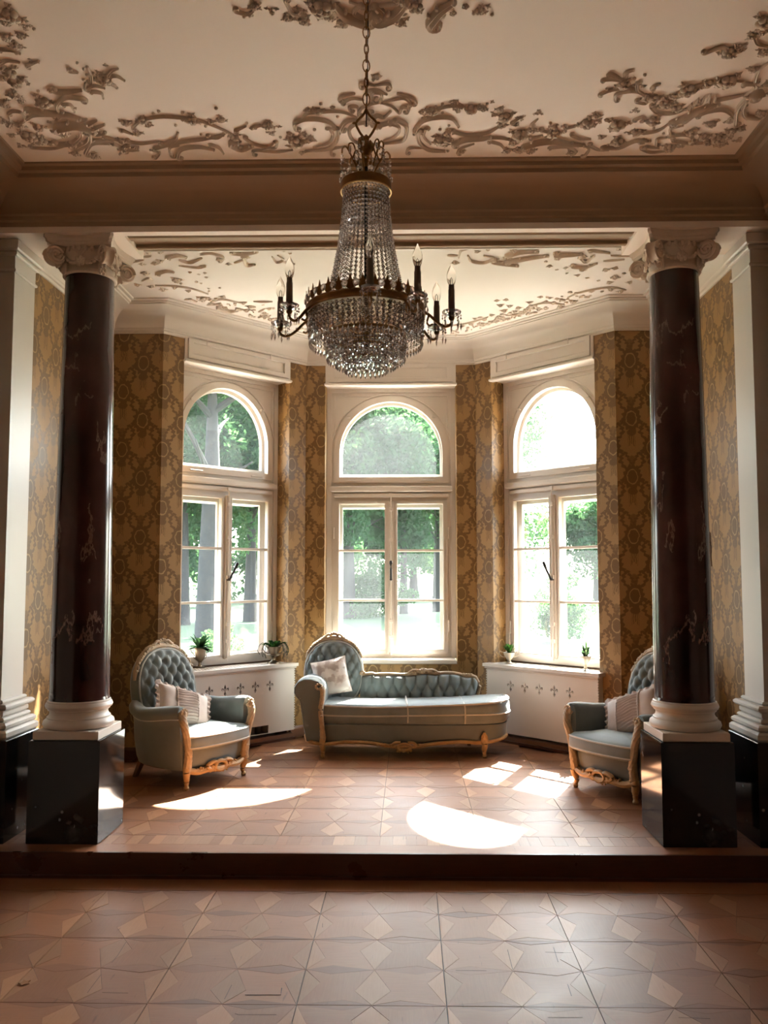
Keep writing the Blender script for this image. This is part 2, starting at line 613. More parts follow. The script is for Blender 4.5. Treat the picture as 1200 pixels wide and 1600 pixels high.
M = dict(
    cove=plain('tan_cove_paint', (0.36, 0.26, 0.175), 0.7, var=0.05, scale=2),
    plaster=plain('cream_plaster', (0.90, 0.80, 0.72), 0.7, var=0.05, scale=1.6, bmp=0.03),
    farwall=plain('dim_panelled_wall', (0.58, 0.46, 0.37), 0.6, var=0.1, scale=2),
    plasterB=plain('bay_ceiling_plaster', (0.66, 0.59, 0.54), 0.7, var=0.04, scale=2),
    stucco=plain('stucco_relief', (0.66, 0.56, 0.475), 0.8, var=0.14, scale=9, bmp=0.1),
    trim=plain('ivory_gloss_paint', (0.64, 0.585, 0.525), 0.38, var=0.03, scale=3),
    paint=plain('white_gloss_paint', (0.66, 0.605, 0.55), 0.32, var=0.03, scale=3),
    paper=wallpaper(),
    marble=marble('dark_red_marble', (0.050, 0.018, 0.017), (0.30, 0.20, 0.17), 0.012, 0.16),
    granite=marble('black_granite', (0.006, 0.0065, 0.008), (0.26, 0.27, 0.27), 0.01, 0.09, True),
    riser=wood('dark_mahogany', (0.055, 0.018, 0.010), (0.10, 0.036, 0.018), (2, 30, 30), 0.3, 0.05),
    oakA=wood('parquet_brown', (0.200, 0.078, 0.032), (0.275, 0.116, 0.052), (1.5, 22, 2), 0.48, 0.32, 0.10, 0.5),
    oakB=wood('parquet_brown_turned', (0.190, 0.074, 0.030), (0.262, 0.110, 0.049), (22, 1.5, 2), 0.48, 0.32, 0.10, 0.5),
    oakL=wood('parquet_light', (0.260, 0.118, 0.053), (0.340, 0.166, 0.079), (22, 1.5, 2), 0.48, 0.50, 0.10, 0.5),
    oakD=wood('parquet_dark', (0.165, 0.063, 0.026), (0.225, 0.092, 0.041), (1.5, 22, 2), 0.48, 0.35, 0.10, 0.5),
    joint=plain('dark_joint', (0.06, 0.03, 0.018), 0.6),
    skirting=wood('brown_skirting', (0.14, 0.06, 0.032), (0.22, 0.105, 0.058), (3, 3, 30), 0.35, 0.1),
    glass=glass_pane(),
    crystal=crystal(),
    brass=plain('aged_brass', (0.32, 0.165, 0.065), 0.38, 0.85, 0.3, 18),
    gold=plain('gilt_rim', (0.62, 0.36, 0.14), 0.3, 0.9, 0.2, 12),
    candle=plain('brown_candle_sleeve', (0.24, 0.175, 0.13), 0.5, var=0.15),
    iron=plain('black_iron', (0.03, 0.028, 0.026), 0.4, 0.5),
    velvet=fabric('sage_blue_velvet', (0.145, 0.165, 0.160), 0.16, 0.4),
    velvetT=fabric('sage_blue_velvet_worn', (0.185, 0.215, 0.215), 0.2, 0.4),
    cord=fabric('pale_cord', (0.46, 0.46, 0.43), 0.1, 0.2),
    silk=fabric('rose_beige_silk', (0.52, 0.42, 0.37), 0.12, 0.3),
    damask=fabric('rose_beige_damask', (0.50, 0.40, 0.35), 0.1, 0.3, (0.74, 0.67, 0.62)),
    gilt=plain('gilded_wood', (0.46, 0.285, 0.125), 0.42, 0.15, 0.45, 22, 0.2),
    giltD=plain('cream_gilded_wood', (0.40, 0.29, 0.175), 0.5, 0.1, 0.5, 26, 0.2),
    leg=plain('dark_brown_wood', (0.12, 0.055, 0.03), 0.4, var=0.3),
    silver=plain('tarnished_silver', (0.22, 0.175, 0.125), 0.28, 0.9, 0.3, 14),
    china=plain('cream_china', (0.30, 0.26, 0.20), 0.35, var=0.1),
    leafd=leafy('dark_leaf', (0.016, 0.032, 0.016), (0.02, 0.045, 0.015)),
    leafb=leafy('bright_leaf', (0.030, 0.075, 0.020), (0.05, 0.13, 0.02)),
    leafs=leafy('silvery_leaf', (0.055, 0.07, 0.05), (0.05, 0.07, 0.03)),
    crown=leafy('tree_leaf', (0.042, 0.090, 0.044), (0.066, 0.150, 0.052)),
    crownB=leafy('bright_tree_leaf', (0.050, 0.105, 0.046), (0.085, 0.17, 0.055)),
    bark=plain('tree_bark', (0.032, 0.028, 0.026), 0.9, var=0.35, scale=5, bmp=0.5),
    lawn=plain('lawn', (0.034, 0.066, 0.022), 0.9, var=0.3, scale=0.9, bmp=0.4),
    gravel=plain('pale_gravel', (0.52, 0.49, 0.43), 0.9, var=0.15, scale=7, bmp=0.4),
    soil=plain('soil', (0.03, 0.02, 0.014), 0.9),
    outer=plain('outside_render', (0.62, 0.57, 0.48), 0.8),
    dryleaf=plain('dry_leaf', (0.26, 0.11, 0.035), 0.7, var=0.3, scale=40),
    radiator=plain('grey_radiator_paint', (0.22, 0.20, 0.18), 0.5),
    dark=plain('shadow_gap', (0.02, 0.017, 0.015), 0.8),
)
def bulb_glass():
    m, nt, bs = new_mat('bulb_glass')
    bs.inputs['Base Color'].default_value = (0.95, 0.93, 0.9, 1)
    bs.inputs['Roughness'].default_value = 0.06
    bs.inputs['IOR'].default_value = 1.08
    bs.inputs['Transmission Weight'].default_value = 1.0
    return m
M['bulb'] = bulb_glass()
# ------------------------------------------------------------------ the room shell
def TR(x=0, y=0, z=0): return Matrix.Translation((x, y, z))
def RZ(a): return Matrix.Rotation(a, 4, 'Z')
def RX(a): return Matrix.Rotation(a, 4, 'X')
def RY(a): return Matrix.Rotation(a, 4, 'Y')

M_MID = TR(0, YB, 0)
M_LEFT = TR(-XC, YF, 0) @ RZ(pi / 4)
M_RIGHT = TR(XB, YB, 0) @ RZ(-pi / 4)
L45 = (XC - XB) / S2
OW, OZ0, OZ1, OC = 0.56, 0.15, 3.70, L45 / 2
def rect(x0, x1, z0, z1): return [(x0, z0), (x1, z0), (x1, z1), (x0, z1)]

def wall(name, Mx, outer, holes, off, t=0.36):
    mb = MB().plate(outer, holes, 0.0, t)
    inv = Mx
    me = mb.mesh(name, M['paper'], 0, uv=lambda c: (c.x + off + (c.y if c.x < (OC if abs(off - 0.15) < 1e-6 or abs(off - 0.02) < 1e-6 else 0.0) else -c.y), c.z))
    o = bpy.data.objects.new(name, me)
    COL.objects.link(o)
    o.matrix_world = Mx
    return struct(o)

ex = 0.36 * math.tan(pi / 8)
W_BACK = wall('wall_back', M_MID, rect(-XB - ex, XB + ex, 0, CH), [rect(-0.63, 0.63, 0.80, OZ1)], 0.0)
W_BL = wall('wall_back_left', M_LEFT, rect(0, L45, 0, CH), [rect(OC - OW, OC + OW, OZ0, OZ1)], 0.15)
W_BR = wall('wall_back_right', M_RIGHT, rect(0, L45, 0, CH), [rect(OC - OW, OC + OW, OZ0, OZ1)], 0.02)
W_NL = wall('wall_narrow_left', TR(-XW, YF), rect(-0.36, XW - XC, 0, CH), [], 0.06)
W_NR = wall('wall_narrow_right', TR(XC, YF), rect(0, XW - XC + 0.36, 0, CH), [], 0.21)
W_SL = wall('wall_left', TR(-XW, YP0) @ RZ(pi / 2), rect(0, YF - YP0, 0, CH), [], 0.1)
W_SR = wall('wall_right', TR(XW, YF) @ RZ(-pi / 2), rect(0, YF - YP0, 0, CH), [], 0.05)
# plain walls of the main room
def boxwall(name, *b):
    return struct(MB().box(*b).build(name, M['farwall'], smooth=0))
boxwall('wall_main_left', -XM - 0.25, -XM, -7.0, YP0, 0, CH)
boxwall('wall_main_right', XM, XM + 0.25, -7.0, YP0, 0, CH)
boxwall('wall_front', -XM - 0.25, XM + 0.25, -7.25, -7.0, 0, CH)
# panels closing the niches below the side windows
for nm, Mx in (('trim_niche_left', M_LEFT), ('trim_niche_right', M_RIGHT)):
    o = MB().box(OC - OW, OC + OW, 0.22, 0.36, 0.0, 0.845).box(OC - OW, OC + OW, 0.0, 0.36, 0.0, 0.15).build(nm, M['skirting'], smooth=0)
    o.matrix_world = Mx
    struct(o)
# torn place in the wallpaper
tp = [(5.915, 1.69), (5.945, 1.72), (5.955, 1.78), (5.965, 1.84), (5.955, 1.90), (5.945, 1.94), (5.93, 1.93), (5.935, 1.88), (5.92, 1.83), (5.925, 1.76)]
t_ = MB()
t_.prism([(y, z) for y, z in tp], 0, 0.006, Matrix(((0, 0, -1, XW), (1, 0, 0, 0), (0, 1, 0, 0), (0, 0, 0, 1))))
w_ = t_.build('torn_wallpaper', M['riser'], smooth=0, fixn=True)
w_.parent = W_SR
w_.matrix_parent_inverse = (TR(XW, YF) @ RZ(-pi / 2)).inverted()

# ceilings
CEIL = struct(MB().box(-XM - 0.25, XM + 0.25, -7.25, YP0 + 0.05, CH, CH + 0.15).build('ceiling', M['plaster'], smooth=0))
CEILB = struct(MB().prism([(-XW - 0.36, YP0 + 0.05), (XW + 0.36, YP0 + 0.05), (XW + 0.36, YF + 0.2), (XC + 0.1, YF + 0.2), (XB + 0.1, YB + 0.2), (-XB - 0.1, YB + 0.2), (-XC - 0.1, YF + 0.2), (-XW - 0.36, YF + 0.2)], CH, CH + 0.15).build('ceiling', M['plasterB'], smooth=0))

# beam across the opening, soffit stepped with mouldings
bm_ = MB()
XI = 1.50
bm_.box(-XW - 0.2, XW + 0.2, YP0, YP1, 3.692, CH)
bm_.box(-XW - 0.2, XW + 0.2, YP0, YP0 + 0.056, HB, 3.692)
for s_ in (-1, 1):
    x0_, x1_ = sorted((s_ * XI, s_ * (XW + 0.2)))
    bm_.box(x0_, x1_, YP0 + 0.056, YP1, HB, 3.692)
struct(bm_.build('beam', M['plaster'], smooth=0))
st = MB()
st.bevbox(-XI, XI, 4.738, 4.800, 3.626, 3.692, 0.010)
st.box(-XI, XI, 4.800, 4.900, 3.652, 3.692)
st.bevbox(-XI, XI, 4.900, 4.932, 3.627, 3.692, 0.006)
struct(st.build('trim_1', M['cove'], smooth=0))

# cornices: cove between wall and ceiling
def cove(p, h, n=8):
    """profile (inset, height above cornice foot), closed over the wall"""
    q = [(0.0, -0.03), (0.012, -0.03), (0.018, -0.012), (0.030, -0.008), (0.034, 0.006)]
    x0, z0, x1, z1 = 0.040, 0.012, p - 0.055, h - 0.034
    for k in range(n + 1):
        a = k / n * pi / 2
        q.append((x0 + (x1 - x0) * (1 - cos(a)), z0 + (z1 - z0) * sin(a)))
    q += [(p - 0.052, h - 0.026), (p - 0.036, h - 0.024), (p - 0.030, h - 0.012), (p - 0.006, h - 0.010), (p, h + 0.002), (0.0, h + 0.002)]
    return q
loop = [(-XW, YP1), (XW, YP1), (XW, YF), (XC, YF), (XB, YB), (-XB, YB), (-XC, YF), (-XW, YF)]
struct(sweep_plan(loop, cove(0.273, CH - CB), True, CB).build('trim_2', M['trim'], smooth=25, fixn=True))
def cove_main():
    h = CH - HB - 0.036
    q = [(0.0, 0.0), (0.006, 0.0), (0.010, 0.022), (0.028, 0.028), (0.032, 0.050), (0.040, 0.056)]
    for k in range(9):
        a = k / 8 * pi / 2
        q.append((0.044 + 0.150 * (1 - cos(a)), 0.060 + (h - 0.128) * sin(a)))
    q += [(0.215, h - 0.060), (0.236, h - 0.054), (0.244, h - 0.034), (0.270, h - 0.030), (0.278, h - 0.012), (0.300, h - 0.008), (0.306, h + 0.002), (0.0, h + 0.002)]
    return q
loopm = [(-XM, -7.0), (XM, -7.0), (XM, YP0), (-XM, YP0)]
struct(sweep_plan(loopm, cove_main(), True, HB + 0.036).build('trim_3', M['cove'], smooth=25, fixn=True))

# skirting along the bay
lp = [(XW, YP1), (XW, YF), (XC, YF), (XC - (OC - OW) * S2 * 0.6, YF + (OC - OW) * S2 * 0.6)]
sk = [(0, 0), (0.022, 0), (0.022, 0.075), (0.014, 0.085), (0.008, 0.10), (0, 0.10)]
struct(sweep_plan(lp, sk, False, PH).build('baseboard_right', M['riser'], smooth=0, fixn=True))
lq = [(-x, y) for x, y in reversed(lp)]
struct(sweep_plan(lq, sk, False, PH).build('baseboard_left', M['riser'], smooth=0, fixn=True))
struct(sweep_plan([(XB + 0.12, YB - 0.12), (XB, YB), (-XB, YB), (-XB - 0.12, YB - 0.12)], sk, False, PH).build('baseboard_back', M['skirting'], smooth=0, fixn=True))

# ------------------------------------------------------------------ floors
CELL = 0.28295
def kite(orient, flip, w, g=0.0012):
    """long kite on one cell edge, tip at the origin, along +x (orient 0) or +y"""
    L = CELL
    k = 0.62
    pts = [(g * 3, 0), (k * L, -w), (L - g * 3, 0), (k * L, w)]
    if flip:
        pts = [(L - a, b) for a, b in pts][::-1]
    if orient:
        pts = [(b, a) for a, b in pts][::-1]
    return pts
WV, WH = 0.070, 0.038
def shrink(poly, g):
    cx = sum(p[0] for p in poly) / len(poly); cy = sum(p[1] for p in poly) / len(poly)
    out = []
    for x, y in poly:
        d = sqrt((x - cx) ** 2 + (y - cy) ** 2)
        out.append((x + (cx - x) / d * g, y + (cy - y) / d * g))
    return out
def half(poly, axis, sign):
    """half of a kite lying on a panel edge"""
    keep = []
    n = len(poly)
    for i in range(n):
        a, b = poly[i], poly[(i + 1) % n]
        va, vb = a[axis] * sign, b[axis] * sign
        if va >= -1e-9: keep.append(a)
        if (va > 1e-9 and vb < -1e-9) or (va < -1e-9 and vb > 1e-9):
            t = va / (va - vb)
            keep.append((a[0] + (b[0] - a[0]) * t, a[1] + (b[1] - a[1]) * t))
    return keep
def flipv(i, j): return (i + j) % 2
PIECES = []    # polygon, material key
for i in range(3):
    for j in range(2):
        k = [(x + i * CELL, y + j * CELL) for x, y in kite(1, flipv(i % 2, j), WV)]
        if i == 0: k = half(k, 0, 1)
        if i == 2: k = [(x + 2 * CELL, y) for x, y in half([(x - 2 * CELL, y) for x, y in k], 0, -1)]
        PIECES.append((k, 'oakL'))
for j in range(3):
    for i in range(2):
        k = [(x + i * CELL, y + j * CELL) for x, y in kite(0, flipv(i, j % 2), WH)]
        if j == 0: k = half(k, 1, 1)
        if j == 2: k = [(x, y + 2 * CELL) for x, y in half([(x, y - 2 * CELL) for x, y in k], 1, -1)]
        PIECES.append((k, 'oakD'))
for i in range(2):
    for j in range(2):
        def on_v(ii, jj):
            f = flipv(ii % 2, jj)
            return jj * CELL + (0.38 if f else 0.62) * CELL
        def on_h(ii, jj):
            f = flipv(ii, jj % 2)
            return ii * CELL + (0.38 if f else 0.62) * CELL
        x0, x1, y0, y1 = i * CELL, (i + 1) * CELL, j * CELL, (j + 1) * CELL
        poly = [(x0, y0), (on_h(i, j), y0 + WH), (x1, y0), (x1 - WV, on_v(i + 1, j)), (x1, y1), (on_h(i, j + 1), y1 - WH), (x0, y1), (x0 + WV, on_v(i, j))]
        PIECES.append((poly, 'oakA' if (i + j) % 2 else 'oakB'))
PM = []
for k, (poly, mk) in enumerate(PIECES):
    poly = [(min(max(a, 0.0019), 2 * CELL - 0.0019), min(max(b, 0.0016), 2 * CELL - 0.0016)) for a, b in shrink(poly, 0.0004)]
    PM.append(MB().prism(poly, -0.008, 0.0).mesh('parquet_piece', M[mk], 0))
PANEL = MB().box(0.0, 2 * CELL, 0.0, 2 * CELL, -0.016, -0.006).mesh('parquet_panel', M['joint'], 0)
prnd = random.Random(3)
def panel(parent, x, y, z):
    p = link('parquet_panel', PANEL, parent, (x, y, z))
    for me in PM:
        q = link('parquet_piece', me, p)
        q.location = (0, 0, prnd.uniform(-0.0006, 0.0004))
        q.rotation_euler = (prnd.uniform(-1, 1) * 0.0007, prnd.uniform(-1, 1) * 0.0007, 0)

FLOOR = struct(MB().box(-XM - 0.2, XM + 0.2, -7.2, YS + 0.05, -0.12, -0.0165).build('floor', M['joint'], smooth=0))
PW = 2 * CELL
JX, JY = -0.2591, 3.7882
for m in range(0, 5):
    for k in range(-4, 5):
        x = JX + k * PW
        if x < -XM - 0.02 or x + PW > XM + 0.1: continue
        panel(FLOOR, x, JY - m * PW + 0.0, 0.0)
        # wide joints between panels come from a hair of space
bd = MB().box(-XM, XM, JY + PW + 0.003, YS - 0.002, -0.0165, 0.0)
bd.build('border_strip', M['oakB'], FLOOR, smooth=0)
bd = MB().box(-XM, XM, -7.0, JY - 4 * PW - 0.003, -0.0165, 0.0)
bd.build('plain_boards', M['oakA'], FLOOR, smooth=0)
for sx in (-1, 1):
    xe = JX - 3 * PW if sx < 0 else JX + 4 * PW
    x0, x1 = sorted((sx * XM, xe))
    if x1 - x0 > 0.01:
        MB().box(x0, x1, JY - 4 * PW, JY + PW, -0.0165, -0.0002).build('plain_boards', M['oakA'], FLOOR, smooth=0)

CRACKS = [[(-0.468, 3.292), (-0.33, 3.295), (-0.334, 3.348)], [(-1.086, 3.748), (-1.077, 3.617), (-1.079, 3.552)], [(-1.085, 3.446), (-1.083, 3.3)], [(-0.478, 3.154), (-0.465, 3.148), (-0.324, 3.15)], [(0.592, 3.7), (0.591, 3.518)], [(0.426, 4.166), (0.442, 4.088)], [(0.751, 3.678), (0.868, 3.674)], [(0.672, 3.147), (0.799, 3.149)], [(-0.74, 3.88), (-0.62, 3.868)], [(0.356, 3.506), (0.482, 3.505)], [(0.795, 3.728), (0.79, 3.589)], [(-0.237, 3.959), (-0.233, 3.916)], [(0.793, 3.398), (0.79, 3.307)], [(-1.026, 3.301), (-0.924, 3.298)], [(-0.536, 3.37), (-0.54, 3.26)], [(1.15, 3.155), (1.263, 3.149)]]
for k, L in enumerate(CRACKS):
    MB().tube([(a, b, 0.0006) for a, b in L], [0.0022 if k == 0 else 0.0011] * len(L), 4, flat=0.5).build('crack', M['joint'], FLOOR, smooth=0)

plat = MB().box(-XM, XM, YS + 0.012, YP0, 0.0, PH - 0.0165).box(-XW, XW, YP0, YF, -0.05, PH - 0.0165)
plat.prism([(-XC, YF), (XC, YF), (XB, YB), (-XB, YB)], -0.05, PH - 0.0165)
PLAT = struct(plat.build('floor', M['oakA'], smooth=0))
# narrow boards of the platform's front border
brd = random.Random(11)
x = -XM
while x < XM - 0.01:
    w = brd.uniform(0.055, 0.075)
    x1 = min(x + w, XM)
    o = MB().box(x + 0.0005, x1 - 0.0005, YS + 0.125, 4.811, PH - 0.0165, PH + brd.uniform(-0.0004, 0.0004)).build('border_board', M['oakL'] if brd.random() < 0.5 else M['oakA'], PLAT, smooth=0)
    x = x1
MB().box(-XM, XM, YS - 0.004, YS + 0.124, PH - 0.0165, PH).build('nosing_board', M['oakA'], PLAT, smooth=0)
MB().box(-XM, XM, YS - 0.018, YS + 0.02, PH - 0.030, PH - 0.0005).build('step_nosing', M['riser'], PLAT, smooth=0)
MB().box(-XM, XM, YS, YS + 0.014, 0.0, PH - 0.030).build('step_riser', M['riser'], PLAT, smooth=0)
MB().box(-XM, XM, YS - 0.016, YS, 0.0, 0.016).build('step_foot_moulding', M['riser'], PLAT, smooth=0)
for m in range(0, 6):
    for k in range(-5, 5):
        x, y = -0.565 + k * PW + PW, 4.812 + m * PW
        xm, ym = x + CELL, y + CELL
        lim = XW if ym < YF else XC - (ym - YF)
        if y + PW < YF + 0.02: okp = abs(x) < XW + 0.01 and abs(x + PW) < XW + 0.01
        else: okp = max(abs(x), abs(x + PW)) < XC - (y + PW - YF) + 0.28 and y + PW < YB + 0.32
        if okp: panel(PLAT, x, y, PH)

# ------------------------------------------------------------------ windows
def arch(w, z0, zs, n=20, top=None):
    t = (top - zs) if top else w
    return [(-w, z0), (w, z0)] + [(w * cos(pi * k / n), zs + t * sin(pi * k / n)) for k in range(n + 1)]
def make_window(name, mid):
    root = bpy.data.objects.new(name, None)
    COL.objects.link(root)
    struct(root, None)
    P = M['paint']
    HW = 0.63
    fr = MB().plate(rect(-HW, HW, 0.842, 3.475), [arch(0.522, 2.588, 2.845, 24, 3.367), rect(-0.55, 0.55, 0.885, 2.365)], 0.20, 0.262)
    fr.build('window_frame', P, root, smooth=0)
    fr = MB()
    for x0, x1 in ((-HW, -0.585), (0.585, HW)):
        fr.box(x0, x1, 0.178, 0.20, 0.842, 3.475)
    fr.box(-0.585, 0.585, 0.178, 0.20, 3.44, 3.475)
    fr.build('outer_bead', P, root, smooth=0)
    tr = MB().bevbox(-0.60, 0.60, 0.155, 0.205, 2.452, 2.512, 0.012).bevbox(-0.56, 0.56, 0.172, 0.205, 2.40, 2.44, 0.008)
    tr.build('transom', P, root, smooth=0)
    # arched light
    ring = MB()
    a_in, a_out = arch(0.505, 2.600, 2.845, 24, 3.350), arch(0.560, 2.545, 2.845, 24, 3.405)
    ring.plate(a_out, [a_in], 0.182, 0.235)
    ring.build('arch_casing', P, root, smooth=0)
    o2 = arch(0.635, 0, 2.845, 24, 3.50)[2:]
    mld = MB().tube([(x, 0.198, z) for x, z in arch(0.60, 0, 2.82, 28, 3.425)[2:]], 0.009, 6, caps=True)
    mld.build('arch_moulding', P, root)
    for s in (-1, 1):
        pts = [(s * 0.555, 0.199, 3.02), (s * 0.555, 0.199, 3.405), (s * 0.15, 0.199, 3.405)]
        cv = [(s * (0.555 - 0.405 * sin(k / 8 * pi / 2) ), 0.199, 3.02 + 0.385 * (1 - cos(k / 8 * pi / 2)) ** 0.8) for k in range(9)]
        MB().tube(pts, 0.006, 4).build('spandrel_moulding', P, root, smooth=0)
        MB().bevbox(s * 0.36 - 0.07, s * 0.36 + 0.07, 0.170, 0.185, 2.558, 2.572, 0.004).build('ventilation_clip', P, root, smooth=0)
        MB().bevbox(s * 0.42 - 0.02, s * 0.42 + 0.02, 0.165, 0.185, 3.185, 3.205, 0.004, ).build('arch_catch', P, root, smooth=0)
    MB().plate(a_in, [], 0.207, 0.211).build('pane', M['glass'], root, smooth=0)
    # casements
    for s in (-1, 1):
        xi, xo = 0.062 * s, 0.505 * s
        x0, x1 = sorted((xi, xo))
        c0, c1 = sorted((0.010 * s, 0.548 * s))
        cs = MB().plate(rect(c0, c1, 0.888, 2.362), [rect(x0, x1, 0.912, 2.338) if False else rect(x0, x1, 0.925, 2.335)], 0.176, 0.222)
        g0, g1 = sorted((0.025 * s, 0.533 * s))
        for a, b in ((x0 - 0.016, x0 - 0.006), (x1 + 0.006, x1 + 0.016)):
            cs.box(a, b, 0.168, 0.178, 0.905, 2.352)
        for a, b in ((0.905, 0.915), (2.342, 2.352)):
            cs.box(x0 - 0.016, x1 + 0.016, 0.168, 0.178, a, b)
        cas = cs.build('casement', P, root, smooth=0)
        zz = [0.925, 1.396, 1.879, 2.335]
        for z in zz[1:3]:
            MB().bevbox(x0 - 0.001, x1 + 0.001, 0.178, 0.220, z - 0.012, z + 0.012, 0.005).build('muntin', P, cas, smooth=0)
        for a, b in zip(zz[:-1], zz[1:]):
            MB().box(x0, x1, 0.197, 0.201, a + 0.011, b - 0.011).build('pane', M['glass'], cas, smooth=0)
        for z in (1.15, 2.05):
            MB().tube([(s * 0.560, 0.170, z - 0.055), (s * 0.560, 0.170, z + 0.055)], 0.008, 6).build('hinge', P, cas)
        # second casement of the box window, further out
        xi, xo = sorted((0.050 * s, 0.478 * s))
        oc = MB().plate(rect(c0, c1, 0.888, 2.362), [rect(xi, xo, 0.940, 2.305)], 0.272, 0.300)
        oco = oc.build('outer_casement', P, root, smooth=0)
    MB().bevbox(-0.026, 0.026, 0.152, 0.180, 0.890, 2.362, 0.008).build('meeting_bead', P, root, smooth=0)
    rod = MB().tube([(0, 0.142, 0.875), (0, 0.142, 2.42)], 0.0065, 6)
    for z in (1.05, 1.20, 1.62, 1.98, 2.28, 2.42):
        rod.bevbox(-0.017, 0.017, 0.134, 0.155, z - 0.018, z + 0.018, 0.005)
    rod.build('bolt_rod', P, root)
    ang = 0.0 if mid else (0.55 if name == 'window_1' else -0.5)
    hd = MB()
    hd.tube([(0, 0.150, 1.60), (0, 0.118, 1.60)], [0.014, 0.012], 8)
    hd.tube([(0, 0.120, 1.60), (0.10 * sin(ang), 0.112, 1.60 + 0.10 * cos(ang)), (0.155 * sin(ang), 0.116, 1.60 + 0.155 * cos(ang))], [0.010, 0.011, 0.016], 8)
    hd.ball((0.165 * sin(ang), 0.116, 1.60 + 0.165 * cos(ang)), 0.016)
    hd.build('handle', M['iron'], root)
    of = MB().plate(rect(-HW, HW, 0.842, 3.475), [arch(0.484, 2.635, 2.845, 24, 3.325), rect(-0.55, 0.55, 0.885, 2.365)], 0.262, 0.300)
    of.build('outer_frame', P, root, smooth=0)
    MB().box(-HW, HW, 0.36, 0.60, 2.318, 2.50).build('sun_cut_ledge', P, root, smooth=0)  # ledge added and sized to cut the tops off the pane sun patches
    # shutter box over the window
    pb = MB().bevbox(-HW, HW, 0.0 if mid else -0.012, 0.20, 3.475, 3.705, 0.004)
    pbo = pb.build('shutter_box', P, root, smooth=0)
    y = -0.004 if mid else -0.016
    fl = MB().plate(rect(-0.60, 0.60, 3.498, 3.672), [rect(-0.545, 0.545, 3.535, 3.640)], y - 0.012, y + 0.006)
    fl.build('shutter_box_flap', P, root, smooth=0)
    MB().tube([(-0.545, y - 0.004, 3.535), (0.545, y - 0.004, 3.535), (0.545, y - 0.004, 3.640), (-0.545, y - 0.004, 3.640)], 0.007, 4, closed=True).build('flap_moulding', P, root, smooth=0)
    for xx in (-0.40, 0.36):
        MB().tube([(xx, y - 0.016, 3.640), (xx, y - 0.016, 3.690)], 0.006, 6).build('flap_hinge', P, root)
    MB().bevbox(-HW - 0.008, HW + 0.008, -0.035, 0.03, 3.462, 3.486, 0.006).build('shutter_box_ledge', P, root, smooth=0)
    if mid:
        sl = MB().bevbox(-0.618, 0.618, -0.035, 0.20, 0.806, 0.846, 0.008)
        sl.build('window_sill', P, root, smooth=0)
    return root
w1 = make_window('window_1', False)
w1.matrix_world = M_LEFT @ TR(OC, 0, 0) @ Matrix.Diagonal((OW / 0.63, 1, 1, 1))
w2 = make_window('window_2', True)
w2.matrix_world = M_MID
w3 = make_window('window_3', False)
w3.matrix_world = M_RIGHT @ TR(OC, 0, 0) @ Matrix.Diagonal((OW / 0.63, 1, 1, 1))
# light portals in the three openings
for nm, Mx, hw in (('portal', M_LEFT @ TR(OC, 0, 0), OW), ('portal', M_MID, 0.6), ('portal', M_RIGHT @ TR(OC, 0, 0), OW)):
    L = bpy.data.lights.new(nm, 'AREA')
    L.shape = 'RECTANGLE'
    L.size, L.size_y = 2 * hw, 2.6
    L.cycles.is_portal = True
    o = bpy.data.objects.new(nm, L)
    COL.objects.link(o)
    o.matrix_world = Mx @ TR(0, 0.45, 2.15) @ RX(-pi / 2)

